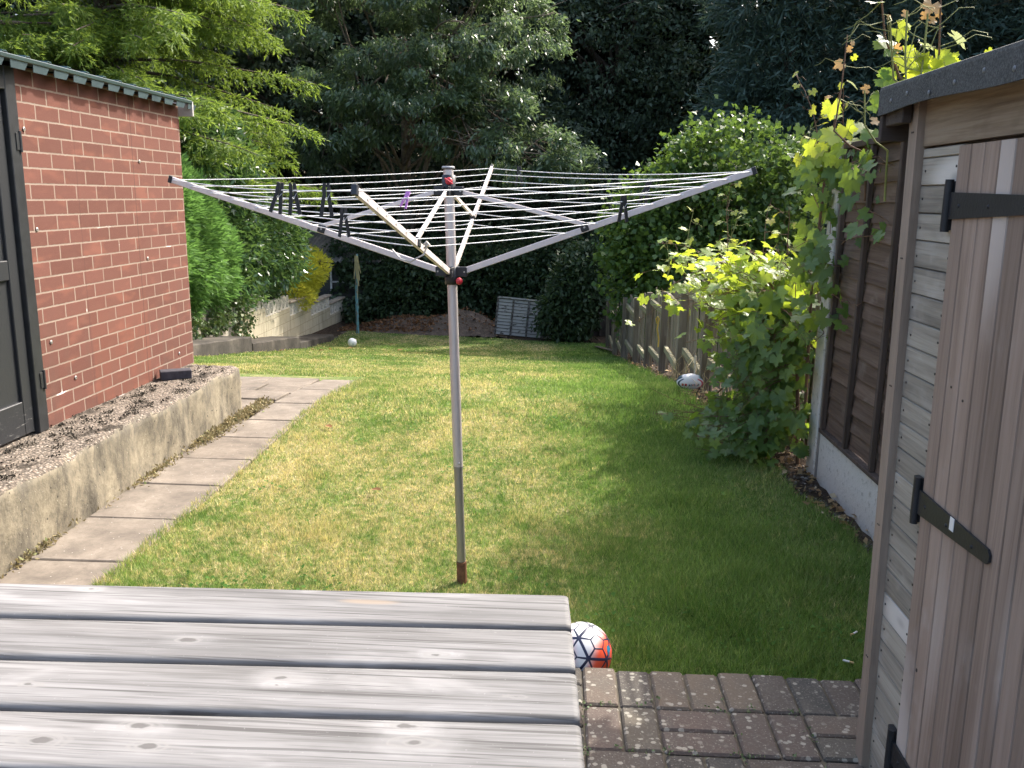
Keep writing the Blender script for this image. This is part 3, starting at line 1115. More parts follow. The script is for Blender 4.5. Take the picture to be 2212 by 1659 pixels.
# ------------------------------------------------------------------ far shed, washing-line post, panels, soil heap
def make_far_things():
    root = thing("corrugated_shed", "dark old shed with a grey corrugated roof behind the golden conifer", "shed", (-6.9, 28, -2.2))
    dk = plain("shed_dark_boards", (.045, .047, .045), .8, 0, .3, .3, 6.0)
    wb = MB().box(-8.6, -5.2, 27.4, 30.0, -2.6, -.30)
    wb.build("wall", dk, root)
    rb = MB()
    vs, fs = [], []
    N = 120
    for i in range(N + 1):
        x = -8.9 + 4.0 * i / N
        z = .035 * math.sin(i * math.pi / 2.0)
        vs += [(x, 27.1, -.33 + z), (x, 30.4, .50 + z)]
    for i in range(N):
        fs.append((2 * i, 2 * i + 2, 2 * i + 3, 2 * i + 1))
    rb.add(vs, fs, None, 0, True)
    M = Mat("grey_asbestos_sheet")
    p = M.co("World")
    M.set(M.ramp(M.noise(p, 2.5, 4.0), [(.35, (.14, .135, .125)), (.65, (.27, .255, .23))]), .9)
    rb.build("roof", M.m, root)
    wh = plain("flaking_white_paint", (.5, .5, .48), .7, 0, .3, .5, 12.0)
    for a in ((-7.20, -7.14, -1.55, -.42), (-7.14, -6.75, -1.0, -.95)):
        MB().box(a[0], a[1], 27.36, 27.395, a[2], a[3]).build("door_trim", wh, root)

    root = thing("line_post", "blue-green metal washing line post with a hank of old rope at its top", "line post", (-5.62, 24.2, -2.1))
    M = Mat("blue_green_paint")
    p = M.co("World")
    M.set(M.mix(M.step(M.noise(M.mp(p, (6, 6, 2.0)), 3.0, 4.0), .5, .62), (.10, .24, .27), (.16, .115, .08)), .6)
    MB().tube([(-5.62, 24.2, -2.25), (-5.63, 24.2, -1.0), (-5.60, 24.2, .12)], [.045, .042, .04], 10).build("post", M.m, root)
    rp = plain("old_rope", (.36, .31, .17), .9)
    mb = MB()
    for i in range(7):
        r = random.Random(i)
        top = Vector((-5.60 + r.uniform(-.03, .03), 24.14, .08))
        x = r.uniform(-.07, .10)
        dz = r.uniform(.45, .95)
        pts = [top + Vector((x * math.sin(t * math.pi) + .03 * (t - .5), -.03, -dz * math.sin(t * math.pi) ** .8)) for t in np.linspace(0, 1, 15)]
        mb.tube(pts, .009, 5)
    mb.tube([(-5.60, 24.13, .1), (-5.56, 24.12, -.6), (-5.585, 24.12, -1.1)], .009, 5)
    mb.build("rope", rp, root)

    # lap panel, old white paint peeling
    M = Mat("peeling_white_panel")
    p = M.co("Object")
    s = M.sep(p)
    f = M.noise(M.mp(p, (1.0, 1, 3.2)), 4.0, 5.0, .7)
    M.set(M.mix(M.step(f, .55, .62), (.33, .32, .30), (.07, .06, .05)), .9)
    root = thing("lap_panel", "loose fence panel with peeling white paint leaning at the far end of the lawn", "fence panel", (-.9, 24.45, -2.15))
    root.rotation_euler = (rad(-6), rad(4.2), rad(-3))
    def local(mb, name, mat):
        o = mb.build(name, mat)
        o.parent = root
        return o
    sl = MB()
    for i in range(11):
        z = .02 + i * .092
        dz = random.uniform(-.010, .010)
        sl.add([(-.86, -.022, z), (.86, -.022, z + dz), (.86, -.002, z + .078 + dz), (-.86, -.002, z + .078), (-.86, .006, z), (.86, .006, z + dz)], [(0, 1, 2, 3), (0, 4, 5, 1)])
    local(sl, "slats", M.m)
    local(MB().box(-.86, .86, .010, .016, 0, 1.04), "gap_shade", plain("gap_shade_black", (.025, .022, .02), .9))  # near-black sheet added to stand for the shade between the slats
    M2 = Mat("panel_batten")
    p = M2.co("Object")
    M2.set(M2.mix(M2.step(M2.noise(M2.mp(p, (4, 1, 3.0)), 5.0, 4.0), .42, .6), (.15, .14, .13), (.05, .042, .036)), .9)
    for x, dark in ((-.86, 1), (-.42, 1), (.02, 1), (.46, 1), (.86, 1)):
        local(MB().box(x - .028, x + .028, -.05, -.012, 0, 1.04, .003), "batten", M2.m if dark else M.m)
    local(MB().box(-.89, .89, -.045, .02, 1.04, 1.085, .003), "top_rail", M.m)
    root2 = thing("lap_panel", "dark unpainted fence panel in shade at the end of the picket fence", "fence panel", (1.1, 25.0, -2.15))
    dk2 = plain("dark_panel_wood", (.05, .042, .035), .9, 0, .2, .4, 5.0)
    sl = MB()
    for i in range(9):
        sl.bar((.15, 25.0, -2.1 + i * .1), (2.3, 25.0, -2.1 + i * .1), .014, .104, bev=.002)
    sl.build("slats", dk2, root2)
    for x in (.17, .7, 1.23, 1.76, 2.28):
        MB().box(x - .025, x + .025, 24.94, 24.985, -2.15, -1.22, .003).build("batten", dk2, root2)

    # heap of soil behind the lawn
    xs = np.linspace(-6.4, -1.4, 60)
    ysh = np.linspace(24.25, 27.2, 40)
    rng = np.random.default_rng(2)
    def zf(X, Y):
        b = np.exp(-((X + 2.75) / .95) ** 2 - ((Y - 25.7) / .8) ** 2) * .62 + np.exp(-((X + 4.6) / .9) ** 2 - ((Y - 25.8) / .8) ** 2) * .33
        return gz(Y) - .03 + b + .02 * np.sin(9 * X) * np.sin(8 * Y) + rng.normal(size=X.shape) * .012
    M = Mat("heaped_soil")
    p = M.co("World")
    M.set(M.ramp(M.noise(p, 5.0, 5.0, .7), [(.3, (.06, .045, .033)), (.55, (.12, .09, .068)), (.75, (.18, .14, .11))]), .95)
    M.bump(M.noise(p, 20.0, 4.0), .9, .05)
    o = grid_mesh("soil_heap", xs, ysh, zf, M.m)
    n = 2600
    x = rng.uniform(-6.3, -.2, n)
    y = rng.uniform(24.6, 26.6, n)
    P = np.stack([x, y, zf(x, y) + .05], 1)
    kk = (rng.uniform(0, 1, n) < np.where(x < -3.6, 1.0, .25))
    P = P[kk]
    L = rng.uniform(.06, .13, len(P))
    m = leafmat("rust_leaf", (.10, .045, .022), (.26, .13, .055), .85, .2)
    tag(leaves("leaf_litter", P, rng.normal(size=P.shape) * np.array([1, 1, .4]), rng.normal(size=P.shape), L, L * .6, m, rng.uniform(0, 1, len(P))),
        "rust-brown dead leaves covering the soil heap at the far end", "leaf litter", kind="stuff")


make_far_things()

# ------------------------------------------------------------------ timber shed on the right
def wood_mat(name, cols, axis, scale=1.0, rough=.8, knots=0.0, per=True, streak=.5):
    """weathered timber: grain runs along the axis (0 x, 1 y, 2 z); each board takes its own tone from its face number"""
    M = Mat(name)
    p = M.co("World")
    r = M.attr("rnd")
    off = M.math('MULTIPLY', r, 37.0)
    s = M.sep(p)
    c3 = [s[0], s[1], s[2]]
    c3 = [M.math('ADD', q, off) for q in c3]
    v = M.comb(*c3)
    sc = [26.0 * scale] * 3
    sc[axis] = 1.1 * scale
    a = M.noise(M.mp(v, tuple(sc)), 1.0, 5.0, .65, .5)
    sc2 = [120.0 * scale] * 3
    sc2[axis] = 2.5 * scale
    b = M.noise(M.mp(v, tuple(sc2)), 1.0, 3.0, .6)
    sc3 = [5.0 * scale] * 3
    sc3[axis] = 3.4 * scale
    d = M.noise(M.mp(v, tuple(sc3)), 1.0, 4.0, .6, .25)
    c = M.ramp(a, [(.28, cols[0]), (.5, cols[1]), (.74, cols[2])])
    c = M.mix(M.math('MULTIPLY', M.step(b, .52, .75), streak), c, cols[0])
    c = M.mix(M.math('MULTIPLY', M.step(d, .55, .74), .55), c, cols[3] if len(cols) > 3 else cols[2])
    c = M.mix(M.math('MULTIPLY', r, .9), c, M.mix(1.0, c, (.62, .61, .60), 'MULTIPLY'))
    if knots:
        vv = M.n("TexVoronoi", feature='F1')
        sck = [5.2 * scale] * 3
        sck[axis] = 2.2 * scale
        M.put(vv.inputs["Vector"], M.mp(v, tuple(sck)))
        vv.inputs["Scale"].default_value = knots
        c = M.mix(M.step(vv.outputs["Distance"], .30, .14), c, cols[3] if len(cols) > 3 else cols[2])
        c = M.mix(M.step(vv.outputs["Distance"], .12, .06), c, tuple(x * .4 for x in cols[0]))
    M.set(c, rough, 0, .25)
    M.bump(M.math('ADD', a, b), .35, .004)
    return M.m


def make_shed():
    root = thing("timber_shed", "weathered timber shed with black strap hinges and felted roof edge beside the patio", "shed", (1.3, 1.5, .12))
    X = .951
    ZB = .10
    yc = lambda z: 2.40 + .05 * (z - .12)      # the shed leans a little away
    yt = lambda z: 2.345 + .05 * (z - .12)
    yd = lambda z: 2.158 + .025 * (z - .12)
    clad = wood_mat("shed_cladding", [(.19, .170, .138), (.37, .340, .278), (.50, .465, .39), (.60, .57, .51)], 1, 1.0, .85, .75)
    trim = wood_mat("shed_trim", [(.20, .155, .12), (.31, .245, .19), (.39, .315, .25)], 2, 1.0, .8)
    doorm = wood_mat("shed_door", [(.235, .172, .130), (.345, .262, .204), (.43, .335, .27), (.52, .455, .40)], 2, 1.0, .8, .3)
    raw = wood_mat("shed_header", [(.15, .105, .068), (.29, .225, .155), (.38, .315, .235), (.14, .095, .062)], 1, 1.0, .8, .4)

    wb = MB()
    z, i = ZB, 0
    while z < 1.885:
        h = min(.0705, 1.888 - z)
        y0, y1 = yd(z) + .004, yt(z) - .001
        b = random.random()
        # board with a chamfered lower lip that throws the dark line under it
        vs, fs = [], []
        for (zz, xx) in ((z, X + .008), (z + .0025, X), (z + h - .0035, X + .0005), (z + h - .0008, X + .007), (z + h - .0008, X + .03), (z, X + .03)):
            vs += [(xx, yd(zz) + .004, zz), (xx, yt(zz) - .001, zz)]
        for q in range(5):
            fs.append((2 * q, 2 * q + 1, 2 * q + 3, 2 * q + 2))
        fs += [(0, 2, 4, 6, 8, 10)[::-1], (1, 3, 5, 7, 9, 11)]
        wb.add(vs, fs, b)
        z += .0705
        i += 1
    wb.add([(X + .03, -.3, ZB), (1.58, -.3, ZB), (1.58, 2.40, ZB), (X + .03, 2.40, ZB), (X + .03, -.3, 2.02), (1.58, -.3, 1.87), (1.58, 2.49, 1.87), (X + .03, 2.49, 2.02)],
           [(0, 1, 5, 4), (1, 2, 6, 5), (2, 3, 7, 6), (3, 0, 4, 7), (0, 3, 2, 1), (4, 5, 6, 7)], .8)
    wall = wb.build("wall", clad, root)
    nm = plain("nail_head", (.035, .03, .028), .6)
    spots = []
    z = ZB
    while z < 1.86:
        for y in (yd(z) + .022, yt(z) - .018):
            spots.append(((X + .0002, y + random.uniform(-.004, .004), z + .036 + random.uniform(-.008, .008)), (0, 0, 0)))
        z += .0705
    repeat((MB().tube([(.002, 0, 0), (-.0014, 0, 0)], .0032, 7), spots), "nail", nm, wall)
    hb = MB()
    hb.add([(X - .003, .0, 1.892), (X - .003, yt(1.9), 1.892), (X - .003, yt(2.03), 2.03), (X - .003, .0, 2.03),
            (X + .02, .0, 1.892), (X + .02, yt(1.9), 1.892), (X + .02, yt(2.03), 2.03), (X + .02, .0, 2.03)],
           [(0, 1, 2, 3)[::-1], (0, 4, 5, 1)[::-1], (1, 5, 6, 2)[::-1], (3, 2, 6, 7)[::-1]], .2)
    hb.build("header_board", raw, root)
    tb = MB()
    z0, z1 = .085, 2.03
    tb.add([(X - .022, yt(z0), z0), (X - .022, yc(z0), z0), (X + .03, yc(z0), z0), (X + .03, yt(z0), z0),
            (X - .022, yt(z1), z1), (X - .022, yc(z1), z1), (X + .03, yc(z1), z1), (X + .03, yt(z1), z1)],
           [(0, 1, 5, 4)[::-1], (1, 2, 6, 5)[::-1], (2, 3, 7, 6)[::-1], (3, 0, 4, 7)[::-1], (4, 5, 6, 7)[::-1], (0, 3, 2, 1)[::-1]], .3)
    for zz in (.45, .85, 1.25, 1.60, 1.93):
        for d in (.022, .032):
            tb.tube([(X - .020, yt(zz) + d, zz), (X - .0235, yt(zz) + d, zz)], .0026, 6, k=1)
    tb.build("corner_trim", [trim, nm], root)
    mb = MB()
    mb.box(1.00, 1.05, 2.43, 2.475, .10, 2.0, .003)
    # tongue-and-groove door
    db = MB()
    xd = X - .010
    y_prev = None
    k = 0
    edges = [0.0]
    while edges[-1] < 2.1:
        edges.append(edges[-1] + random.choice((.060, .066, .068, .072)))
    for a, b in zip(edges[:-1], edges[1:]):
        v = .0042
        vs, fs = [], []
        for zz in (.14, 1.882):
            A, B = yd(zz) - a, yd(zz) - b
            vs += [(xd + .009, A, zz), (xd, A - v, zz), (xd, B + v, zz), (xd + .009, B, zz), (xd + .03, B, zz), (xd + .03, A, zz)]
        for q in range(6):
            fs.append((q, (q + 1) % 6, 6 + (q + 1) % 6, 6 + q))
        fs += [tuple(range(6))[::-1], tuple(range(6, 12))]
        db.add(vs, fs)
    door = db.build("door", doorm, root)
    spots = []
    for j in range(26):
        row = random.choice((.55, 1.32, 1.72, .95))
        spots.append(((xd - .0003, 2.12 - .066 * random.randint(0, 16) - .03, row + .03 * math.sin(j * 1.7)), (0, 0, 0)))
    repeat((MB().tube([(.002, 0, 0), (-.0012, 0, 0)], .0032, 7), spots), "nail", nm, door)
    iron = plain("black_iron", (.016, .018, .021), .55, .0, .4, .2, 20.0, .25)
    for zc, L in ((1.742, .44), (1.0, .375), (.29, .40)):
        h = MB()
        y0 = yd(zc)
        h.tube([(xd - .008, y0 + .012, zc - .062), (xd - .008, y0 + .012, zc + .062)], .010, 12)
        h.box(xd - .006, X - .0015, y0 + .006, y0 + .045, zc - .058, zc + .058, .001)
        n0, n1 = .032, .011
        ya, yb = y0 + .004, y0 - L
        vs = []
        for xx in (xd - .007, xd - .0015):
            vs += [(xx, ya, zc - n0), (xx, ya, zc + n0), (xx, yb + .01, zc + n1 + .012), (xx, yb, zc + n1 + .002), (xx, yb, zc - n1 + .008), (xx, yb + .01, zc - n1)]
        fs = [tuple(range(6)), tuple(range(6, 12))[::-1]] + [(q, 6 + q, 6 + (q + 1) % 6, (q + 1) % 6) for q in range(6)]
        h.add(vs, fs)
        for t in (.12, .45, .8):
            h.lathe([(.0005, .003), (.004, .002), (.005, 0)], seg=8, M=Matrix.Translation((xd - .007, ya - L * t, zc)) @ Matrix.Rotation(rad(-90), 4, 'Y'))
        hinge = h.build("hinge", iron, door)
        if zc == 1.0:
            st = MB().box(xd - .0088, xd - .0072, 1.975, 1.996, .998, 1.030, .0003)
            st.build("sticker", plain("white_sticker", (.78, .78, .76), .5), hinge)
    # felted roof edge
    felt = Mat("roof_felt")
    p = felt.co("World")
    f = felt.noise(p, 220.0, 3.0, .7)
    felt.set(felt.mix(felt.step(f, .35, .7), felt.ramp(felt.noise(p, 9.0), [(.3, (.040, .043, .042)), (.7, (.068, .071, .068))]), (.13, .135, .13)), .95, 0, .15)
    felt.bump(f, .5, .003)
    fb = MB()
    N = 40
    vs, fs = [], []
    for i in range(N + 1):
        y = 2.615 - i * (2.75 / N)
        d = .004 * math.sin(2.6 * y + .8) + .0035 * math.sin(9 * y) - (.006 * math.exp(-((y - 2.6) / .13) ** 2))
        vs += [(1.64, y, 1.900), (.892, y, 2.062), (.886, y, 2.059), (.884, y, 2.05), (.886 + d * .3, y, 1.990 + d), (.891 + d * .3, y, 1.990 + d)]
    for i in range(N):
        o = i * 6
        for q in range(5):
            fs.append((o + q, o + q + 1, o + 6 + q + 1, o + 6 + q))
    fs += [(0, 5, 4, 3, 2, 1)]
    fb.add(vs, fs, .5, 0, False)
    roof = fb.build("roof", felt.m, root)
    gal = plain("galvanised_nail", (.17, .18, .185), .6, .3)
    spots = [((.8835, y, 2.016 + .008 * math.sin(i * 2.1)), (0, rad(-90), 0)) for i, y in enumerate((2.52, 2.41, 2.27, 2.13, 1.99, 1.86, 1.74, 1.6))]
    repeat((MB().lathe([(.0005, .002), (.005, .0015), (.0062, 0)], seg=10), spots), "nail", gal, roof)
    eb = MB()
    eb.box(.892, 1.62, 2.596, 2.618, 1.915, 2.042, .002)
    eb.box(.900, .925, 2.47, 2.591, 1.955, 2.04, .002)
    eb.build("bargeboard", wood_mat("dark_bargeboard", [(.055, .042, .035), (.085, .068, .058), (.12, .10, .088)], 0), root)


make_shed()


# ------------------------------------------------------------------ concrete post, gravel board and brown lap panel
def make_panel_fence():
    wh = Mat("white_masonry_paint")
    p = wh.co("World")
    n = wh.noise(p, 26.0, 5.0, .75)
    low = wh.step(wh.sep(p)[2], .22, .0)
    c = wh.mix(wh.math('MULTIPLY', wh.step(n, .56, .62), .55), (.60, .58, .54), (.25, .23, .20))
    c = wh.mix(wh.math('MULTIPLY', low, .35), c, (.38, .33, .25))
    wh.set(c, .8, 0, .3)
    wh.bump(n, .8, .008)
    grey = plain("bare_concrete", (.24, .22, .20), .9, 0, .2, .25, 12.0, .4)
    root = thing("concrete_post", "concrete fence post with flaking white paint at the end of the brown panel", "fence post", (1.72, 5.61, 0))
    MB().box(1.68, 1.84, 5.531, 5.70, -.4, 2.10, .006).build("painted_shaft", wh.m, root)
    MB().box(1.69, 1.83, 5.505, 5.530, -.4, 2.095, .003).build("bare_edge", grey, root)
    o = MB().box(1.695, 1.745, 1.2, 5.50, -.25, .305, .006).build("gravel_board", wh.m)
    tag(o, "rough white-painted concrete gravel board under the brown fence panel", "gravel board")
    brown = wood_mat("brown_lap_wood", [(.095, .062, .046), (.175, .122, .092), (.24, .178, .142), (.29, .24, .20)], 1, .9, .9)
    broot = [thing("fence_panel", "dark brown overlapped board fence panel between concrete post and timber shed", "fence panel", (1.72, 4.6, .31)),
             thing("fence_panel", "brown overlapped board fence panel hidden mostly behind the timber shed", "fence panel", (1.72, 2.7, .31))]
    batt = wood_mat("brown_batten", [(.075, .054, .042), (.125, .094, .077), (.18, .14, .12)], 2, 1.0, .9)
    for root, (y0, y1) in zip(broot, ((3.67, 5.498), (1.82, 3.655))):
        sb = MB()
        z = .34
        while z < 2.02:
            dz = random.uniform(-.006, .006)
            vs, fs = [], []
            N = 16
            for i in range(N + 1):
                y = y0 + (y1 - y0) * i / N
                w = .004 * math.sin(5 * y + z * 9) + .003 * math.sin(13 * y + 5 * z)
                vs += [(1.727 + w * .5, y, z + dz + w), (1.714 + w * .6, y, z + dz + w), (1.729, y, z + .120)]
            for i in range(N):
                o = 3 * i
                fs += [(o + 1, o + 2, o + 5, o + 4), (o, o + 1, o + 4, o + 3)]
            sb.add(vs, fs)
            z += .108
        sb.build("slats", brown, root)
        n = 5
        for i in range(n):
            y = y1 - .03 - (y1 - y0 - .06) * i / (n - 1)
            MB().box(1.683, 1.712, y - .016, y + .016, .335, 2.05, .003).build("batten", batt, root)
        MB().box(1.680, 1.745, y0, y1, .308, .334, .003).build("bottom_rail", batt, root)
        MB().box(1.680, 1.750, y0, y1, 2.052, 2.085, .003).build("top_rail", batt, root)


make_panel_fence()


# ------------------------------------------------------------------ picket fence stepping down the slope
def make_picket():
    PY = [5.85, 7.05, 8.70, 10.45, 12.35, 13.9, 15.3, 17.6, 19.9, 22.4]
    PX = [1.70, 1.60, 1.53, 1.53, 1.55, 1.49, 1.44, 1.40, 1.37, 1.36]
    root = thing("picket_fence", "old grey timber picket fence stepping down the slope along the right side of the lawn", "fence", (1.5, 12, -.7))
    old = wood_mat("old_picket", [(.14, .12, .085), (.265, .23, .17), (.37, .33, .25), (.42, .39, .32)], 2, 1.0, .9)
    post = wood_mat("old_post", [(.10, .082, .06), (.18, .15, .112), (.26, .225, .175)], 2, 1.0, .9)
    rail = wood_mat("mossy_rail", [(.20, .18, .105), (.33, .30, .19), (.44, .41, .30)], 1, 1.0, .9)
    rng = random.Random(9)
    for i, (y, x) in enumerate(zip(PY, PX)):
        if i == 0: continue
        lean = rng.uniform(-.03, .03)
        h = 1.20 + rng.uniform(-.05, .08)
        MB().bar((x - .05, y, g(y) - .2), (x - .05 + lean, y + rng.uniform(-.04, .04), g(y) + h), .09, .09, up=(0, 1, 0), bev=.006).build("post", post, root)
    for i in range(len(PY) - 1):
        y0, y1, x0, x1 = PY[i], PY[i + 1], PX[i], PX[i + 1]
        gm = g((y0 + y1) / 2)
        if i == 0: gm = g(6.4) - .02
        for dz in (.22, .95):
            ja, jb = rng.uniform(-.02, .02), rng.uniform(-.02, .02)
            MB().bar((x0 - .012, y0 + .05, gm + dz + ja), (x1 - .012, y1 - .05, gm + dz + jb), .05, .085, bev=.004).build("rail", rail, root)
        pb = MB()
        n = int((y1 - y0) / .108)
        for k in range(n):
            t = (k + .5) / n
            y = y0 + (y1 - y0) * t
            x = x0 + (x1 - x0) * t + .030 + rng.uniform(-.006, .014)
            if rng.random() < .03: continue
            top = gm + 1.16 + rng.uniform(-.025, .025)
            a = rng.uniform(-.012, .012)
            w = .0325
            zb = gm + .03 + rng.uniform(-.03, .02)
            pts = [(-w, zb), (w, zb), (w, top - .03), (.6 * w, top), (-.6 * w, top), (-w, top - .03)]
            vs = [(x + .006 + (zz - gm) * a * .5, y + q + (zz - gm) * a, zz) for q, zz in pts] + [(x + .018 + (zz - gm) * a * .5, y + q + (zz - gm) * a, zz) for q, zz in pts]
            fs = [tuple(range(6))[::-1], tuple(range(6, 12))] + [(q, (q + 1) % 6, 6 + (q + 1) % 6, 6 + q) for q in range(6)]
            pb.add(vs, fs)
        pb.build("pickets", old, root)
    # loose things along its foot
    o = MB().bar((1.03, 22.4, g(22.4) + .03), (1.36, 20.4, g(20.4) + .10), .12, .03, bev=.004).build("loose_plank", post)
    tag(o, "loose weathered plank lying on the lawn edge at the far end of the picket fence", "plank")
    yel = plain("yellow_cord", (.42, .28, .05), .7)
    mb = MB().tube([(1.40, 12.30, .03), (1.385, 12.28, .10), (1.40, 12.26, .13), (1.42, 12.26, .10), (1.40, 12.25, -.05), (1.43, 12.26, -.18), (1.425, 12.25, -.30)], .012, 6)
    tag(mb.build("cord", yel), "yellow cord hanging down from the picket fence", "cord")
    for (x, y, h, c, lab) in ((1.46, 9.15, .34, (.62, .58, .48), "short pale cane standing upright behind the rugby ball"),
                              (1.52, 9.05, .24, (.45, .22, .08), "short orange-brown cane standing upright behind the rugby ball")):
        mb = MB().tube([(x, y, g(y) - .02), (x + .005, y, g(y) + h * .5), (x, y - .005, g(y) + h)], [.012, .011, .010], 8)
        tag(mb.build("cane", plain("cane_" + str(int(h * 100)), c, .7)), lab, "cane")
    rg = np.random.default_rng(6)
    mb = MB()
    for _ in range(60):
        y = rg.uniform(6.5, 11)
        x = 1.44 + rg.normal() * .06
        z = g(y)
        h = rg.uniform(.12, .4)
        mb.tube([(x, y, z), (x + rg.normal() * .03, y + rg.normal() * .03, z + h * .6), (x + rg.normal() * .08, y + rg.normal() * .08, z + h)], [.004, .003, .0015], 4)
    tag(mb.build("dry_stalks", plain("straw_stalk", (.42, .33, .18), .8, 0, .2, .3)), "dry straw-coloured stalks standing along the foot of the picket fence", "dry stalks", kind="stuff")


make_picket()

# ------------------------------------------------------------------ rotary washing line
def make_dryer():
    base = Vector((-.411, 3.762, 0))
    top = Vector((-.4735, 3.762, 1.863))
    ax = lambda z: base + (top - base) * (z / 1.863)
    root = thing("rotary_dryer", "aluminium rotary washing line with four raised arms and white lines on the lawn", "rotary washing line", base)
    def metal(name, col, rough, met):
        M = Mat(name)
        p = M.co("World")
        f = M.noise(M.mp(p, (40, 40, 3)), 3.0, 4.0)
        M.set(M.mix(f, tuple(x * .82 for x in col), col), M.ramp(f, [(.3, (rough - .08,) * 3), (.7, (rough + .1,) * 3)]), met, .5)
        M.bump(f, .08, .001)
        return M.m
    alu = metal("brushed_aluminium", (.66, .605, .575), .42, .55)
    alu2 = metal("satin_aluminium_arm", (.74, .66, .625), .45, .25)
    galv = metal("dull_steel", (.36, .34, .31), .5, .7)
    blk = plain("black_plastic", (.020, .021, .024), .45, 0, .5, .2, 12.0)
    red = plain("red_plastic", (.55, .03, .045), .35, 0, .5, .1, 12.0)
    white = plain("white_line", (.80, .80, .78), .5, 0, .4, .05)
    rust = plain("rusty_steel", (.16, .075, .04), .85, 0, .3, .45, 40.0, .4)
    MB().tube([ax(.555), ax(1.855)], .0215, 24).build("pole", alu, root)
    lo = MB().tube([ax(.10), ax(.554)], .0197, 24)
    lo.tube([ax(.548), ax(.558)], .0222, 24)
    lower = lo.build("lower_pole", galv, root)
    MB().tube([ax(-.12), ax(.02), ax(.098)], [.0235, .0235, .0232], 20).build("ground_socket", rust, root)
    rv = MB()
    q = ax(.575)
    rv.lathe([(.0004, .004), (.004, .003), (.0055, 0)], seg=10, M=Matrix.Translation(q + Vector((.006, -.0207, 0))) @ Matrix.Rotation(rad(90), 4, 'X'))
    rv.build("rivet", plain("steel_rivet", (.55, .53, .5), .3, .9), lower)
    MB().lathe([(.0, .006), (.024, .006), (.0275, .003), (.0275, -.003), (.022, -.004)], c=tuple(top), seg=28).build("top_cap", plain("grey_cap", (.30, .31, .32), .4), root)

    tips = [Vector((.7765, 3.66, 1.864)), Vector((-.3839, 4.99, 1.903)), Vector((-1.7179, 3.87, 1.802)), Vector((-.5875, 2.53, 1.761))]
    hub = ax(1.43)
    up = ax(1.79)
    dirs = []
    for t in tips:
        d = Vector((t.x - hub.x, t.y - hub.y, 0)).normalized()
        dirs.append(d)
    # hubs
    ub = MB()
    ub.lathe([(.0225, -.04), (.031, -.04), (.031, -.006), (.029, 0), (.029, .042), (.0225, .044)], c=tuple(up), seg=28)
    lb = MB()
    lb.lathe([(.0222, -.055), (.029, -.055), (.030, -.02), (.027, -.015), (.027, .02), (.0222, .022)], c=tuple(hub), seg=28)
    for d in dirs:
        for (b, c, L, hgt) in ((ub, up + Vector((0, 0, -.022)), .062, .038), (lb, hub + Vector((0, 0, .0)), .068, .042)):
            for s in (-1, 1):
                n = Vector((-d.y, d.x, 0)) * (.0125 * s)
                b.bar(c + d * .02 + n, c + d * L + n, .006, hgt, bev=.002)
            b.bar(c + d * .018, c + d * .034, .03, hgt, bev=.002)
    uh = ub.build("upper_hub", blk, root)
    lh = lb.build("lower_hub", blk, root)
    # red locking knobs
    kb = MB()
    Mk = Matrix.Translation(up + Vector((.004, -.031, .018))) @ Matrix.Rotation(rad(90), 4, 'X')
    kb.lathe([(.0004, .010), (.009, .010), (.0145, .006), (.0155, 0)], seg=24, M=Mk)
    kb.box(-.021, .021, -.0035, .0035, .004, .016, .002, M=Mk @ Matrix.Rotation(rad(-34), 4, 'Z'))
    kb.build("knob", red, uh)
    kb = MB()
    Mk = Matrix.Translation(hub + Vector((.030, -.028, -.037))) @ Matrix.Rotation(rad(25), 4, 'Z') @ Matrix.Rotation(rad(90), 4, 'X')
    kb.lathe([(.007, -.02), (.007, .010), (.0135, .012), (.0155, .018), (.0135, .024), (.0004, .026)], seg=24, M=Mk)
    kb.build("knob", red, lh)
    boltm = plain("bolt_steel", (.5, .5, .5), .3, .8)

    FR = [.395, .497, .590, .686, .774, .848, .922, .992]
    wire = plain("eyelet_white", (.7, .7, .68), .5)
    for t, d in zip(tips, dirs):
        a = hub + d * .056 + Vector((0, 0, .004))
        br = hub.lerp(t, .455)
        n = Vector((-d.y, d.x, 0))
        ab = MB().bar(a, t, .014, .026, bev=.002)
        arm = ab.build("arm", alu2, root)
        dv = (t - a).normalized()
        MB().bar(t - dv * .012, t + dv * .006, .019, .031, bev=.002).build("end_cap", blk, arm)
        for f in FR[:-1]:
            q = hub.lerp(t, f)
            MB().tube([q - n * .0095, q + n * .0095], .0042, 8).build("eyelet", wire, arm)
        cb = MB()
        cb.bar(br - dv * .017, br + dv * .017, .024, .034, bev=.003)
        cb.tube([br + n * .0125, br - n * .0125], .0045, 8, k=1)
        cb.build("bracket", [blk, boltm], arm)
        MB().bar(up + d * .055 + Vector((0, 0, -.026)), br + Vector((0, 0, .012)), .011, .018, bev=.0015).build("strut", alu2, root)
        for c, hb_ in ((hub + d * .058, lh), (up + d * .052 + Vector((0, 0, -.022)), uh)):
            MB().tube([c + n * .0165, c - n * .0165], .004, 8).build("bolt", boltm, hb_)
    wires = MB()
    pos = {}
    for i in range(4):
        A, B = tips[i], tips[(i + 1) % 4]
        for j, f in enumerate(FR):
            p, q = hub.lerp(A, f), hub.lerp(B, f)
            sag = .012 * (q - p).length * (.6 + .5 * random.random())
            pts = [p.lerp(q, t) - Vector((0, 0, sag * 4 * t * (1 - t))) for t in np.linspace(0, 1, 15)]
            pos[(i, j)] = pts
            wires.tube(pts, .0020, 6, cap=False)
            # the cord steps from hole to hole along the arm
        for j in range(7):
            wires.tube([hub.lerp(A, FR[j]), hub.lerp(A, FR[j + 1])], .0016, 5, cap=False) if False else None
    wires.build("washing_line", white, root)
    # knotted spare end of the line at the near bracket
    br = hub.lerp(tips[3], .44)
    kt = MB()
    c = br + Vector((.022, -.01, -.004))
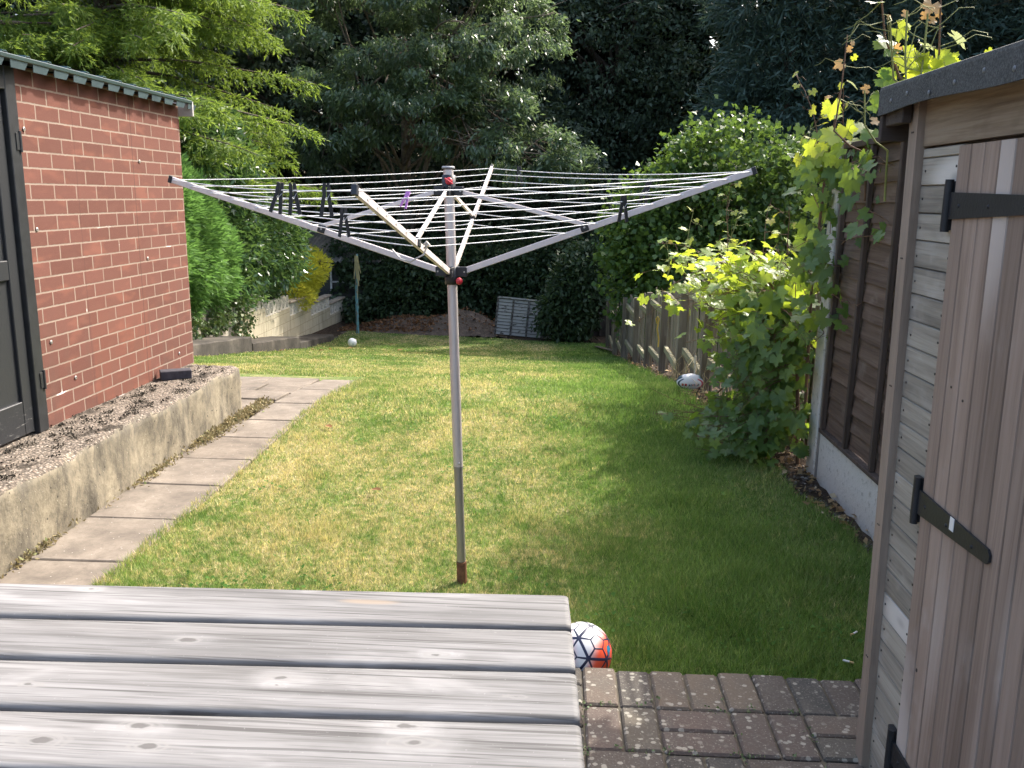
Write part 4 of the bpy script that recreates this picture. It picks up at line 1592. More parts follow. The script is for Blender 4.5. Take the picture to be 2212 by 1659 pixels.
    kt.tube([c, c + Vector((.012, -.012, .012)), c + Vector((.02, 0, 0)), c + Vector((.008, .012, -.008)), c + Vector((.004, -.014, -.01)), c + Vector((.018, -.01, .006))], .004, 7)
    kt.tube([c + Vector((.01, 0, -.01)), c + Vector((.0, -.01, -.035)), c + Vector((-.05, -.012, -.062)), c + Vector((-.085, -.012, -.05)), c + Vector((-.115, -.012, -.018))], .0033, 7)
    kt.build("line_end", plain("line_end_cord", (.66, .62, .56), .6), root)
    return pos


LINES = make_dryer()


# ------------------------------------------------------------------ clothes pegs on the lines
def make_pegs():
    blk = plain("black_peg_plastic", (.016, .016, .018), .4, 0, .5, .2, 30.0)
    steel = plain("peg_spring", (.55, .53, .5), .3, .9)
    lil = plain("lilac_peg_plastic", (.52, .22, .60), .4, 0, .5, .1)
    def half(s, open_):
        mb = MB()
        prof = [(.0008, .000), (.0085, .003), (.0115, -.014), (.0100, -.028), (.0130, -.042), (.0190, -.086), (.0095, -.088), (.0035, -.048), (.0008, -.032)]
        mb.prism([(s * x, z) for x, z in (prof if s > 0 else prof)][::s], -.0042, .0042, M=Matrix.Rotation(rad(90), 4, 'X'))
        return mb
    def peg(mat, label, loc, rz, tilt=0, first=[None], group="black pegs on the washing line"):
        r = thing("clothes_peg", label, "clothes peg", (0, 0, 0), group)
        half(1, 0).build("peg_half", mat, r)
        half(-1, 0).build("peg_half", mat, r)
        sp = MB()
        for s in (-1, 1):
            sp.tube([(.0032 * math.cos(a), s * .0055, -.040 + .0032 * math.sin(a)) for a in np.linspace(0, 6.28, 12)], .0010, 5)
            sp.tube([(.0028, s * .0055, -.038), (.0098, s * .0052, -.027)], .0009, 5)
        sp.build("spring", steel, r)
        r.location = loc
        r.rotation_euler = (0, tilt, rz)
        r.scale = (1.15, 1.15, 1.15) if mat is not lil else (.62, .75, .62)
        return r
    def on(i, j, t, dz=.022):
        pts = LINES[(i, j)]
        k = t * (len(pts) - 1)
        a = int(k)
        p = pts[a].lerp(pts[min(a + 1, len(pts) - 1)], k - a)
        d = pts[-1] - pts[0]
        return p + Vector((0, 0, dz)), math.atan2(d.y, d.x)
    # quadrant 2 is left arm to near arm, 1 back arm to left arm, 0 right to back, 3 near to right
    for (i, j, t, label, mat, tilt) in PEGS(blk, lil):
        p, rz = on(i, j, t)
        peg(mat, label, p, .25 * math.sin(7 * t + i), tilt)


def PEGS(blk, lil):
    return [(2, 7, .69, "left one of two overlapping black pegs hanging at the left end of the lines", blk, .22),
            (2, 7, .745, "right one of two overlapping black pegs hanging at the left end of the lines", blk, -.05),
            (2, 7, .89, "single black peg hanging just left of the near arm's tip", blk, .02),
            (2, 4, .79, "lowest black peg, hanging over the left arm's lower half", blk, .0),
            (3, 6, .09, "small lilac peg on the lines left of the pole", lil, .35),
            (0, 7, .86, "small black peg on the farthest line right of the back arm", blk, .0),
            (0, 5, .21, "black peg far back on the lines before the bright hazel bush", blk, .3),
            (3, 4, .76, "large black peg hanging at the right arm near its bracket", blk, .0)]


make_pegs()


# ------------------------------------------------------------------ picnic table in the foreground
def make_table():
    root = thing("picnic_table", "bleached grey timber table with four wide planks in the foreground", "table", (.04, 1.845, .12))
    root.rotation_euler = (0, 0, .035)
    M = Mat("bleached_grey_wood")
    p = M.co("World")
    r = M.attr("rnd")
    s = M.sep(p)
    v = M.comb(M.math('ADD', s[0], M.math('MULTIPLY', r, 31.0)), s[1], s[2])
    warp = M.noise(M.mp(v, (1.2, 6.0, 6.0)), 1.0, 3.0)
    v2 = M.comb(M.sep(v)[0], M.math('ADD', M.sep(v)[1], M.math('MULTIPLY', warp, .03)), M.sep(v)[2])
    a = M.noise(M.mp(v2, (1.6, 34.0, 34.0)), 1.0, 5.0, .65)
    b = M.noise(M.mp(v2, (4.0, 190.0, 190.0)), 1.0, 3.0, .6)
    d = M.noise(M.mp(v, (2.2, 7.0, 7.0)), 1.0, 4.0, .6, .4)
    c = M.ramp(a, [(.25, (.085, .083, .080)), (.45, (.158, .155, .151)), (.7, (.222, .219, .215))])
    c = M.mix(M.math('MULTIPLY', M.step(b, .47, .66), .55), c, (.085, .08, .075))
    c = M.mix(M.math('MULTIPLY', M.step(d, .50, .66), .70), c, M.mix(.5, c, (.085, .082, .078)))
    c = M.mix(M.math('MULTIPLY', M.step(d, .46, .30), .45), c, (.32, .316, .31))
    e = M.noise(M.mp(v, (1.5, 90.0, 90.0)), 1.0, 2.0, .5)
    c = M.mix(M.math('MULTIPLY', M.step(e, .60, .66), .75), c, (.05, .047, .044))
    e2 = M.noise(M.mp(v2, (.7, 58.0, 58.0)), 1.0, 2.0, .5, .2)
    c = M.mix(M.math('MULTIPLY', M.step(e2, .67, .70), .6), c, (.045, .042, .04))
    c = M.mix(M.math('MULTIPLY', M.step(M.noise(v, 140.0, 2.0), .68, .78), .25), c, (.36, .355, .35))
    for (kx, ky, ra, halo) in ((-.724, 1.572, .014, .5), (-.491, 1.450, .017, 1), (-.494, 1.424, .009, .8), (-.222, 1.553, .012, 1.2), (-.217, 1.271, .022, 1.1), (-.240, 1.317, .017, 1),
                           (-.645, 1.231, .020, .4), (-.686, 1.283, .017, .9), (-.945, 1.392, .014, .1), (-.549, 1.815, .008, .9), (-1.037, 1.781, .010, .9), (-.832, 1.232, .026, .2), (-.06, 1.42, .010, .1)):
        q = M.comb(M.math('MULTIPLY', M.math('SUBTRACT', s[0], kx), .42), M.math('SUBTRACT', s[1], ky), 0.0)
        ln = M.n("VectorMath", operation='LENGTH')
        M.put(ln.inputs[0], q)
        ds = M.math('ADD', ln.outputs["Value"], M.math('MULTIPLY', M.math('SUBTRACT', M.noise(p, 22.0, 3.0), .5), .022))
        c = M.mix(M.math('MULTIPLY', M.step(ds, ra * 2.1, ra * 1.0), min(1, .16 * halo)), c, (.46, .457, .45))
        ring = M.math('SINE', M.math('MULTIPLY', ds, 900.0))
        c = M.mix(M.math('MULTIPLY', M.step(ds, ra * 1.05, ra * .75), M.math('MULTIPLY_ADD', ring, .30, .42)), c, (.20, .195, .185))
        c = M.mix(M.math('MULTIPLY', M.step(ds, ra * .42, ra * .2), .8), c, (.075, .07, .066))
    q = M.comb(M.math('MULTIPLY', M.math('SUBTRACT', s[0], -.40), .16), M.math('SUBTRACT', s[1], 1.769), 0.0)
    ln = M.n("VectorMath", operation='LENGTH')
    M.put(ln.inputs[0], q)
    c = M.mix(M.math('MULTIPLY', M.step(M.math('ADD', ln.outputs["Value"], M.math('MULTIPLY', M.math('SUBTRACT', b, .5), .01)), .013, .006), .7), c, (.24, .19, .14))
    M.set(c, .62, 0, .35)
    M.bump(M.math('ADD', a, M.math('MULTIPLY', b, .6)), .22, .003)
    wood = M.m
    zt = .87

    def local(mb, name, mat=wood):
        o = mb.build(name, mat)
        o.parent = root
        o.location = (0, 0, -.12)
        return o
    for k in range(5):
        y1 = -.165 * k
        y0 = y1 - .152
        mb = MB()
        rr = .012
        prof = []
        for (cy, cz, a0) in ((y1 - rr, zt - rr, 0), (y0 + rr, zt - rr, 90), (y0 + rr, zt - .044 + rr, 180), (y1 - rr, zt - .044 + rr, 270)):
            for a in (0, 22, 45, 68, 90):
                t = rad(a0 + a)
                prof.append((cy + rr * math.cos(t), cz + rr * math.sin(t)))
        n = len(prof)
        xs_ = [0.0, -.004, -.012] + [-.012 - .06 * i for i in range(1, 30)]
        cyc, czc = (y0 + y1) / 2, zt - .022
        vs = []
        for i, x in enumerate(xs_):
            sh = (.82, .95, 1.0)[min(i, 2)]
            for (yy, zz) in prof:
                vs.append((x + random.uniform(-.001, .001), cyc + (yy - cyc) * (1 - (1 - sh) * .25), czc + (zz - czc) * sh))
        fs = [(i * n + j, i * n + (j + 1) % n, (i + 1) * n + (j + 1) % n, (i + 1) * n + j) for i in range(len(xs_) - 1) for j in range(n)]
        mb.add(vs, fs, random.random(), 0, True)
        mb.add(vs[:n], [tuple(range(n))[::-1]], .5)
        local(mb, "plank")
    under = wood_mat("table_frame_wood", [(.14, .13, .12), (.22, .21, .195), (.30, .285, .27)], 1)
    for x in (-.22, -1.5):
        local(MB().box(x - .035, x + .035, -.80, -.03, zt - .044 - .092, zt - .0445, .004), "batten", under)
        for s in (-1, 1):
            local(MB().bar((x - .0575 , -.41 + s * .22, zt - .05), (x - .0575, -.41 + s * .60, .122), .044, .095, up=(1, 0, 0), bev=.004) if False else
                  MB().bar((x - .06, -.41 + s * .20, zt - .05), (x - .06, -.41 + s * .40, .122), .095, .044, up=(1, 0, 0), bev=.004), "leg", under)


make_table()


# ------------------------------------------------------------------ balls and small litter
def make_balls():
    # football: white and orange panels parted by navy seams
    C = Vector((.121, 2.95, g(2.95) + .112))
    R = .11
    Bw = Matrix(((.9992, .0199, -.0359), (-.0411, .4849, -.8736), (0, .8743, .4853)))       # panel frame
    Rp = Matrix(((-.0812, -.8714, .4839), (-.8228, .3326, .4608), (-.5624, -.3607, -.7440)))
    phi = (1 + 5 ** .5) / 2
    V = [(x, y, z) for x in (-1, 1) for y in (-1, 1) for z in (-1, 1)]
    for a in (-1, 1):
        for b in (-1, 1):
            V += [(0, a / phi, b * phi), (a / phi, b * phi, 0), (b * phi, 0, a / phi)]
    V = [Vector(v) / 3 ** .5 for v in V]
    I = []
    for a in (-1, 1):
        for b in (-1, 1):
            I += [(0, a, b * phi), (a, b * phi, 0), (b * phi, 0, a)]
    # pair each face centre with the five corners nearest to it
    faces = []
    for c in I + [(0, a * phi, b) for a in (-1, 1) for b in (-1, 1)] + [(a * phi, b, 0) for a in (-1, 1) for b in (-1, 1)] + [(b, 0, a * phi) for a in (-1, 1) for b in (-1, 1)]:
        c = Vector(c).normalized()
        near = [v for v in V if v.dot(c) > .79]
        if len(near) == 5 and all((c - f[0]).length > .1 for f in faces):
            faces.append((c, near))
    M = Mat("football_skin")
    p = M.co("Object")
    dr = M.n("VectorMath", operation='DOT_PRODUCT')
    M.put(dr.inputs[0], p)
    dr.inputs[1].default_value = tuple((Bw @ Vector((.94, -.30, .12))) / R)
    dl = M.n("VectorMath", operation='DOT_PRODUCT')
    M.put(dl.inputs[0], p)
    dl.inputs[1].default_value = tuple((Bw @ Vector((-.93, -.1, .3))) / R)
    c = M.mix(M.step(dr.outputs["Value"], .28, .66), (.78, .775, .76), (.80, .10, .045))
    c = M.mix(M.math('MULTIPLY', M.step(dl.outputs["Value"], .35, .75), .7), c, (.80, .13, .07))
    M.set(c, .32, 0, .5)
    sph = MB()
    prof = [(R * math.sin(math.pi * i / 48), -R * math.cos(math.pi * i / 48)) for i in range(49)]
    sph.lathe(prof, seg=72)
    ball = sph.build("football", M.m)
    ball.location = C
    tag(ball, "white and orange football with navy seams at the corner of the table and patio", "football")
    navy = plain("navy_seam", (.018, .022, .055), .35)
    sb = MB()

    def arc(u, v, w0, w1):
        n = 10
        vs, fs = [], []
        for i in range(n + 1):
            t = i / n
            q = u.lerp(v, t).normalized()
            s = q.cross((v - u).normalized()).normalized()
            w = w0 + (w1 - w0) * t
            for k in (-1, -.5, .5, 1):
                h = 1.0005 if abs(k) == 1 else 1.007
                vs.append(Rp @ ((q + s * w * k).normalized() * R * h))
        for i in range(n):
            for k in range(3):
                fs.append((i * 4 + k, i * 4 + k + 1, i * 4 + 5 + k, i * 4 + 4 + k))
        sb.add(vs, fs, .5, 0, True)
    done = set()
    for c, near in faces:
        inner = [c.lerp(v, .415).normalized() for v in near]
        for i, v in enumerate(near):
            arc(v, inner[i], .040, .024)
            for j in range(i + 1, 5):
                if near[i].dot(near[j]) > .7:
                    arc(inner[i], inner[j], .024, .024)
                    key = tuple(sorted((tuple(round(x, 3) for x in near[i]), tuple(round(x, 3) for x in near[j]))))
                    if key not in done:
                        done.add(key)
                        arc(near[i], near[j], .046, .046)
    o = sb.build("seams", navy)
    o.parent = ball
    teal = plain("teal_mark", (.012, .17, .30), .35)
    sw = MB()
    pts = [(.80, .22), (.815, .27), (.85, .285), (.885, .25), (.905, .20), (.925, .19), (.915, .15), (.90, .06), (.915, -.08), (.935, -.22), (.93, -.33), (.905, -.22), (.87, -.06), (.82, .08)]
    vs = []
    for (x, y) in pts:
        z = max(.0, 1 - x * x - y * y) ** .5
        vs.append(Bw @ (Vector((x, y, z)).normalized() * R * 1.010))
    cx = Bw @ (Vector((.865, .10, .49)).normalized() * R * 1.012)
    sw.add(vs + [cx], [(i, (i + 1) % len(pts), len(pts)) for i in range(len(pts))], .5)
    o = sw.build("emblem", teal)
    o.parent = ball

    # rugby ball
    c = Vector((1.352, 8.70, g(8.70) + .094))
    M = Mat("rugby_skin")
    p = M.co("Object")
    s = M.sep(p)
    ax_ = M.math('ABSOLUTE', s[0])
    # two panel outlines: ellipses drawn round the side facing the garden
    q = M.math('ADD', M.math('POWER', M.math('DIVIDE', s[0], .112), 2.0), M.math('POWER', M.math('DIVIDE', M.math('ADD', s[2], .010), .056), 2.0))
    end = M.step(ax_, .085, .092)
    left = M.math('LESS_THAN', s[0], 0.0)
    ringf = M.math('MULTIPLY', M.math('MULTIPLY', M.step(q, .90, .96), M.step(q, 1.32, 1.22)), M.step(ax_, .058, .078))
    col = M.mix(ringf, (.74, .73, .75), M.mix(left, (.55, .10, .14), (.03, .06, .085)))
    ring2 = M.math('MULTIPLY', M.math('MULTIPLY', M.step(q, 1.50, 1.58), M.step(q, 2.6, 2.4)), M.step(ax_, .07, .092))
    col = M.mix(ring2, col, M.mix(left, (.16, .33, .38), (.025, .06, .08)))
    M.set(col, .45, 0, .4)
    mb = MB()
    prof = []
    for i in range(33):
        t = math.pi * i / 32
        prof.append((.081 * math.sin(t) ** .92, -.137 * math.cos(t)))
    mb.lathe(prof, seg=40, M=Matrix.Rotation(rad(90), 4, 'Y'))
    rug = mb.build("rugby_ball", M.m)
    rug.location = c
    rug.rotation_euler = (0, rad(-2), rad(-6))
    tag(rug, "white rugby ball with a row of coloured badges by the picket fence", "rugby ball")
    def onrug(x, z):
        rr = .081 * max(0.0001, 1 - (x / .137) ** 2) ** .46
        y = -max(1e-6, rr * rr - z * z) ** .5
        return Vector((x, y * 1.012, z * 1.004))
    cols = dict(r=(.50, .035, .05), k=(.04, .05, .07), g=(.02, .14, .07), w=(.8, .8, .8), y=(.55, .38, .08), n=(.02, .06, .12), a=(.45, .46, .47))
    badges = [(-.078, ["rr", "yr", "rr"]), (-.047, ["rrr", "rrr", "kkr"]), (-.010, ["aaa", "aka", "kkk"]), (.018, ["nwr", "nyr", "nwr"]), (.046, ["gwr", "gwr", "gwr"]), (.076, ["ana", "nnn", "nan"])]
    mats = {k: plain("badge_" + k, v, .5) for k, v in cols.items()}
    keys = list(cols)
    for bx, rows in badges:
        bm = MB()
        for ri, row in enumerate(rows):
            for ci, ch in enumerate(row):
                w = .020 / len(row)
                x0 = bx - .010 + ci * w
                z1 = -.006 - ri * .0085
                P = [onrug(x0, z1 - .0085), onrug(x0 + w, z1 - .0085), onrug(x0 + w, z1), onrug(x0, z1)]
                bm.add(P, [(0, 1, 2, 3)], .5, keys.index(ch))
        o = bm.build("badge", [mats[k] for k in keys])
        o.parent = rug

    # white football far down the lawn
    M = Mat("white_ball_skin")
    p = M.co("Object")
    v = M.n("TexVoronoi", feature='F1')
    M.put(v.inputs["Vector"], p)
    v.inputs["Scale"].default_value = 9.0
    M.set(M.mix(M.step(v.outputs["Distance"], .16, .13), (.74, .75, .76), (.05, .06, .07)), .4)
    mb = MB()
    mb.lathe([(.11 * math.sin(math.pi * i / 24), -.11 * math.cos(math.pi * i / 24)) for i in range(25)], seg=32)
    o = mb.build("football", M.m)
    o.location = (-5.045, 21.1, g(21.1) + .112)
    o.rotation_euler = (.4, .9, .3)
    tag(o, "small white football with dark marks far off on the lawn by the stepped kerb", "football")

    # cigarette ends on the grass by the shed
    wp, tan = plain("cigarette_paper", (.78, .77, .74), .8), plain("cigarette_filter", (.55, .38, .17), .8)
    for (x, y, rz, lab) in ((1.235, 3.335, .55, "stubbed-out cigarette end on the grass, the one farther from the patio"), (1.142, 3.107, 2.85, "stubbed-out cigarette end on the grass, the one nearer to the patio edge")):
        r = thing("cigarette_end", lab, "cigarette end", (x, y, g(y) + .032), "cigarette ends on the lawn")
        a = MB().tube([(-.003, 0, 0), (.02, .0015, .001), (.021, .001, .002)], [.0042, .004, .0032], 9).build("paper", wp)
        b = MB().tube([(-.019, 0, 0), (-.0031, 0, 0)], .0042, 9).build("filter", tan)
        a.parent = r
        b.parent = r
        r.rotation_euler = (0, -.1, rz)
    # a few brown leaves on the grass
    lm = leafmat("fallen_leaf", (.20, .09, .03), (.34, .17, .07), .8, .2)
    rng = random.Random(3)
    spots = [(-5.3, 18.6), (-5.1, 19.2), (-5.6, 17.3), (-4.9, 20.3), (-4.2, 21.8), (-3.6, 19.7), (-5.0, 18.1), (-2.05 + .35, 6.3), (-1.05, 4.9)]
    for i, (x, y) in enumerate(spots):
        s = .075 if y > 8 else .045
        pts = [(-s, 0), (-.3 * s, .42 * s), (.5 * s, .36 * s), (s, 0), (.5 * s, -.36 * s), (-.3 * s, -.42 * s)]
        mb = MB().add([(a, b, .35 * abs(b) + .1 * s * math.sin(a * 40)) for a, b in pts] + [(0, 0, 0)], [(j, (j + 1) % 6, 6) for j in range(6)], rng.random())
        o = mb.build("fallen_leaf", lm)
        o.location = (x, y, g(y) + .035)
        o.rotation_euler = (rng.uniform(-.3, .3), rng.uniform(-.3, .3), rng.uniform(0, 6))
        if y < 8:
            tag(o, "orange dead leaf on the turf near the slab path" if i == 7 else "orange dead leaf on the dry grass left of the rotary dryer pole", "fallen leaf")
        else:
            tag(o, "dead brown leaf lying on the far lawn between the kerb wall and the white football", "fallen leaf", "dead leaves on the far lawn")


make_balls()

# ------------------------------------------------------------------ trees, hedges and climbers
def trunk_mesh(name, mat, parent, base, top, r0, r1, limbs, seed, wob_=.15):
    rng = np.random.default_rng(seed)
    mb = MB()
    b, t = Vector(base), Vector(top)
    pts = [b.lerp(t, s) + Vector((rng.normal() * wob_ * s, rng.normal() * wob_ * s, 0)) for s in np.linspace(0, 1, 7)]
    mb.tube(pts, list(np.linspace(r0, r1, 7)), 10)
    for (s, end, r) in limbs:
        p = b.lerp(t, s)
        e = Vector(end)
        m1 = p.lerp(e, .35) + Vector((rng.normal() * .15, rng.normal() * .15, rng.uniform(.0, .35)))
        m2 = p.lerp(e, .7) + Vector((rng.normal() * .2, rng.normal() * .2, rng.uniform(0, .25)))
        mb.tube([p, m1, m2, e], [r, r * .7, r * .45, r * .15], 7)
        for _ in range(4):
            q = m1.lerp(e, rng.uniform(.1, .9))
            d = Vector((rng.normal(), rng.normal(), rng.uniform(-.6, .5))).normalized() * rng.uniform(.5, 1.4)
            mb.tube([q, q + d * .5 + Vector((0, 0, .08)), q + d], [r * .3, r * .18, r * .05], 5)
    return mb.build(name, mat, parent)


bark = plain("tree_bark", (.085, .068, .052), .95, 0, .2, .4, 12.0, .6)
palebark = plain("pale_dead_bark", (.20, .16, .125), .95, 0, .2, .3, 12.0, .6)


def deciduous(name, label, cat, base, height, ells, mat, ncl, per, spread, L, Wd, seed, group=None, droop=.4, shell=.5, r0=.22, out=.6, flat=.6, bk=None):
    root = thing(name, label, cat, base, group)
    rng = np.random.default_rng(seed + 100)
    limbs = []
    for c, r in ells:
        for _ in range(3 if bk is None else 5):
            u = unit(rng.normal(size=(1, 3)))[0]
            limbs.append((rng.uniform(.25, .95), tuple(np.array(c) + u * np.array(r) * (.75 if bk is None else 1.0)), r0 * (.4 if bk is None else .2)))
    trunk_mesh("trunk", bk or bark, root, base, (base[0], base[1], base[2] + height), r0, r0 * .3, limbs, seed)
    crown("crown", root, ells, ncl, per, spread, L, Wd, mat, seed, droop, shell, out, .35, flat)
    return root


# --- ash tree: grey-green drooping sprays, sunlit, behind the far end of the lawn
ash_m = leafmat("ash_leaf", (.050, .090, .046), (.20, .27, .150), .30, .38, (.24, .35, .13), .7)
deciduous("ash_tree", "tall grey-green ash with sunlit drooping sprays behind the far end of the lawn", "tree", (-5.2, 29.5, -2.3), 9.5,
          [((-6.0, 26.8, 6.2), (2.5, 2.0, 2.3)), ((-3.6, 26.5, 6.6), (2.3, 2.0, 2.2)), ((-4.6, 26.2, 4.6), (2.2, 1.6, 1.5)), ((-2.6, 26.0, 3.9), (1.7, 1.4, 1.2)),
           ((-6.9, 26.6, 3.6), (1.3, 1.3, 1.2)), ((-1.1, 25.9, 3.0), (1.5, 1.3, .8)), ((-5.0, 27.5, 8.8), (3.5, 2.4, 1.8)), ((.2, 26.2, 2.6), (.9, 1.0, .55)), ((-1.6, 27.4, 6.2), (1.6, 1.6, 1.5))],
          ash_m, 330, 250, .19, .16, .05, 31, droop=.9, shell=.78, r0=.3, out=.75, bk=palebark)

# --- big dark trees closing the view behind
dk1 = leafmat("dark_broad_leaf", (.055, .085, .052), (.125, .170, .100), .45, .25, (.10, .15, .05), .4, third=(.11, .085, .04))
dk2 = leafmat("dark_cypress_spray", (.050, .090, .070), (.115, .175, .132), .5, .25, (.12, .18, .10), .35)
deciduous("oak_tree", "dark shaded broad-leaved tree behind the right half of the picket fence", "tree", (2.2, 34.0, -2.2), 11,
          [((1.6, 33.5, 7.0), (3.2, 2.2, 2.8)), ((4.6, 33.2, 5.4), (3.0, 2.0, 2.6)), ((-.6, 34.0, 9.2), (3.0, 2.2, 2.2)), ((3.4, 33.6, 9.8), (3.8, 2.4, 2.4)), ((.6, 33.4, 3.6), (2.8, 1.6, 1.9)), ((5.2, 33, 2.2), (2.8, 1.6, 2.0)), ((1.6, 33.4, .8), (2.8, 1.4, 1.6))],
          dk1, 520, 130, .30, .19, .085, 41, droop=.5, shell=.4, r0=.35)
for i, (x, y, h, w, lab) in enumerate(((6.6, 27.5, 14.5, 2.9, "dark feathery cypress behind the hazel bush, left of the taller cypress group"),
                                       (10.2, 26.0, 15.0, 3.0, "broad dark cypress rising behind the leafy grape vine shoots at top right"),
                                       (13.6, 24.5, 15.0, 3.0, "dark cypress at the far right above the timber shed roof"))):
    root = thing("cypress_tree", lab, "tree", (x, y, -2.0), "dark cypresses on the right")
    trunk_mesh("trunk", bark, root, (x, y, -2.2), (x, y, h * .8), .28, .06, [], 50 + i)
    ells = []
    for k in range(8):
        z = -1.2 + (h - 2) * k / 8
        f = 1 - .55 * (k / 8) ** 2
        ells.append(((x + .3 * math.sin(k * 2.1 + i), y + .3 * math.cos(k * 1.7), z + .8), (w * f, w * .8 * f, 1.35)))
    crown("crown", root, ells, 2300, 26, .22, .26, .055, dk2, 60 + i, .15, .55, 1.1, .35, .7)
deciduous("beech_tree", "dark tree filling the gap behind the ash and the corrugated shed", "tree", (-8.0, 33.0, -2.0), 11,
          [((-8.5, 32, 6.0), (3.6, 2.2, 3.4)), ((-11.5, 30, 5.5), (3.4, 2.2, 3.6)), ((-5.0, 32.5, 9.5), (4.0, 2.2, 2.6)), ((-8.8, 31.5, 1.8), (3.2, 1.8, 2.4)), ((-13.5, 27, 4.5), (3.2, 2.2, 4.0)), ((-12, 28, 8.5), (4.0, 2.4, 2.2))],
          dk1, 2100, 22, .26, .21, .12, 43, droop=.5, shell=.35, r0=.35)

deciduous("holly_tree", "low dark evergreen tree standing right behind the rotary dryer's pole at the far end", "tree", (-2.2, 31.0, -2.2), 5.5,
          [((-2.6, 30.5, 1.2), (2.4, 1.6, 2.4)), ((-.2, 30.8, 1.6), (2.2, 1.6, 2.2)), ((-4.8, 30.6, 1.4), (2.0, 1.5, 2.2)), ((-1.6, 30.8, 3.6), (2.4, 1.6, 1.4)), ((1.2, 31, .4), (1.8, 1.4, 1.8))],
          dk1, 1500, 22, .20, .16, .085, 47, droop=.4, shell=.45, r0=.2)

# --- the wood behind, seen only as a dark mass with a few chinks of sky
def make_wood():
    rng = np.random.default_rng(77)
    n = 120000
    th = rng.uniform(-1.0, 1.0, n)
    R = rng.uniform(34, 40, n)
    x = R * np.sin(th)
    y = R * np.cos(th)
    z = -3.2 + 17.5 * rng.uniform(0, 1, n) ** .9
    dens = .5 + .5 * np.sin(x * 1.3 + z * .9) * np.sin(z * 1.1 - x * .5)
    k = rng.uniform(0, 1, n) < .62 + .38 * dens
    P = np.stack([x, y, z], 1)[k]
    P = P[thin_out(P, rng)]
    L = rng.uniform(.4, .85, len(P))
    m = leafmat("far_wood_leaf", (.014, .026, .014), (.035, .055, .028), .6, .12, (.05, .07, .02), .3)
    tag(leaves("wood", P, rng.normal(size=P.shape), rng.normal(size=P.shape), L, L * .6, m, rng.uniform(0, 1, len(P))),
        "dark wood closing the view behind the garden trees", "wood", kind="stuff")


make_wood()

# --- the neighbour's conifer to the right, above the shed; its crown, out of view, is shaped to throw the soft shade on the near right of the lawn
def make_neighbour():
    m = leafmat("neighbour_conifer_spray", (.05, .10, .03), (.13, .21, .06), .5, .35, (.2, .3, .05), .3)
    base = (5.3, 8.2, -.4)
    root = thing("conifer_tree", "neighbour's conifer with light green sprays showing at the top right corner above the shed roof", "tree", base)
    trunk_mesh("trunk", bark, root, base, (4.9, 8.0, 5.4), .12, .03, [(.75, (4.0, 7.4, 4.6), .04), (.8, (4.4, 7.3, 5.2), .03), (.6, (3.9, 7.2, 3.3), .025)], 3, .05)
    crown("crown", root, [((4.15, 7.55, 4.85), (.85, .75, .55)), ((4.7, 7.9, 5.1), (.8, .8, .6)), ((5.1, 8.2, 4.4), (.7, .7, .6)), ((4.05, 7.3, 3.45), (.28, .22, .32))], 420, 24, .13, .14, .035, m, 15, .3, .3, .8)


make_neighbour()

# --- shrubs in deep shade at the far end
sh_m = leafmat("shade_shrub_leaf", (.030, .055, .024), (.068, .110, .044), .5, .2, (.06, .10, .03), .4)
for i, (x, y, rx, rz, z, lab) in enumerate(((-4.6, 27.2, 1.3, 1.5, -1.2, "dark ivy-covered bush behind the line post and the leaf litter"),
                                            (-2.5, 27.6, 1.5, 1.7, -.9, "dark bush behind the soil heap, left of the peeling white panel"),
                                            (-.4, 27.2, 1.3, 1.6, -.9, "dark bush directly behind the peeling white panel"),
                                            (.48, 23.95, .75, 1.25, -.85, "dark overhanging laurel covering the right end of the peeling white panel"),
                                            (2.6, 26.5, 1.5, 1.7, -.6, "dark bush behind the far end of the picket fence"))):
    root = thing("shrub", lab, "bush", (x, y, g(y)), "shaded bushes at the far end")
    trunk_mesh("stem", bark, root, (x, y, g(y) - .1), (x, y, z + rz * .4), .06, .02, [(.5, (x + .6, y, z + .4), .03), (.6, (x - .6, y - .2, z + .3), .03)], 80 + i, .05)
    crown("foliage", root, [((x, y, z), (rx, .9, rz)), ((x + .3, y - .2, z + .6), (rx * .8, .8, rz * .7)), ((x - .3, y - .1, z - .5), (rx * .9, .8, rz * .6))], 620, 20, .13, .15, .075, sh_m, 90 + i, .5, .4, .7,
          zmin=lambda yy: gz(yy) + .02)

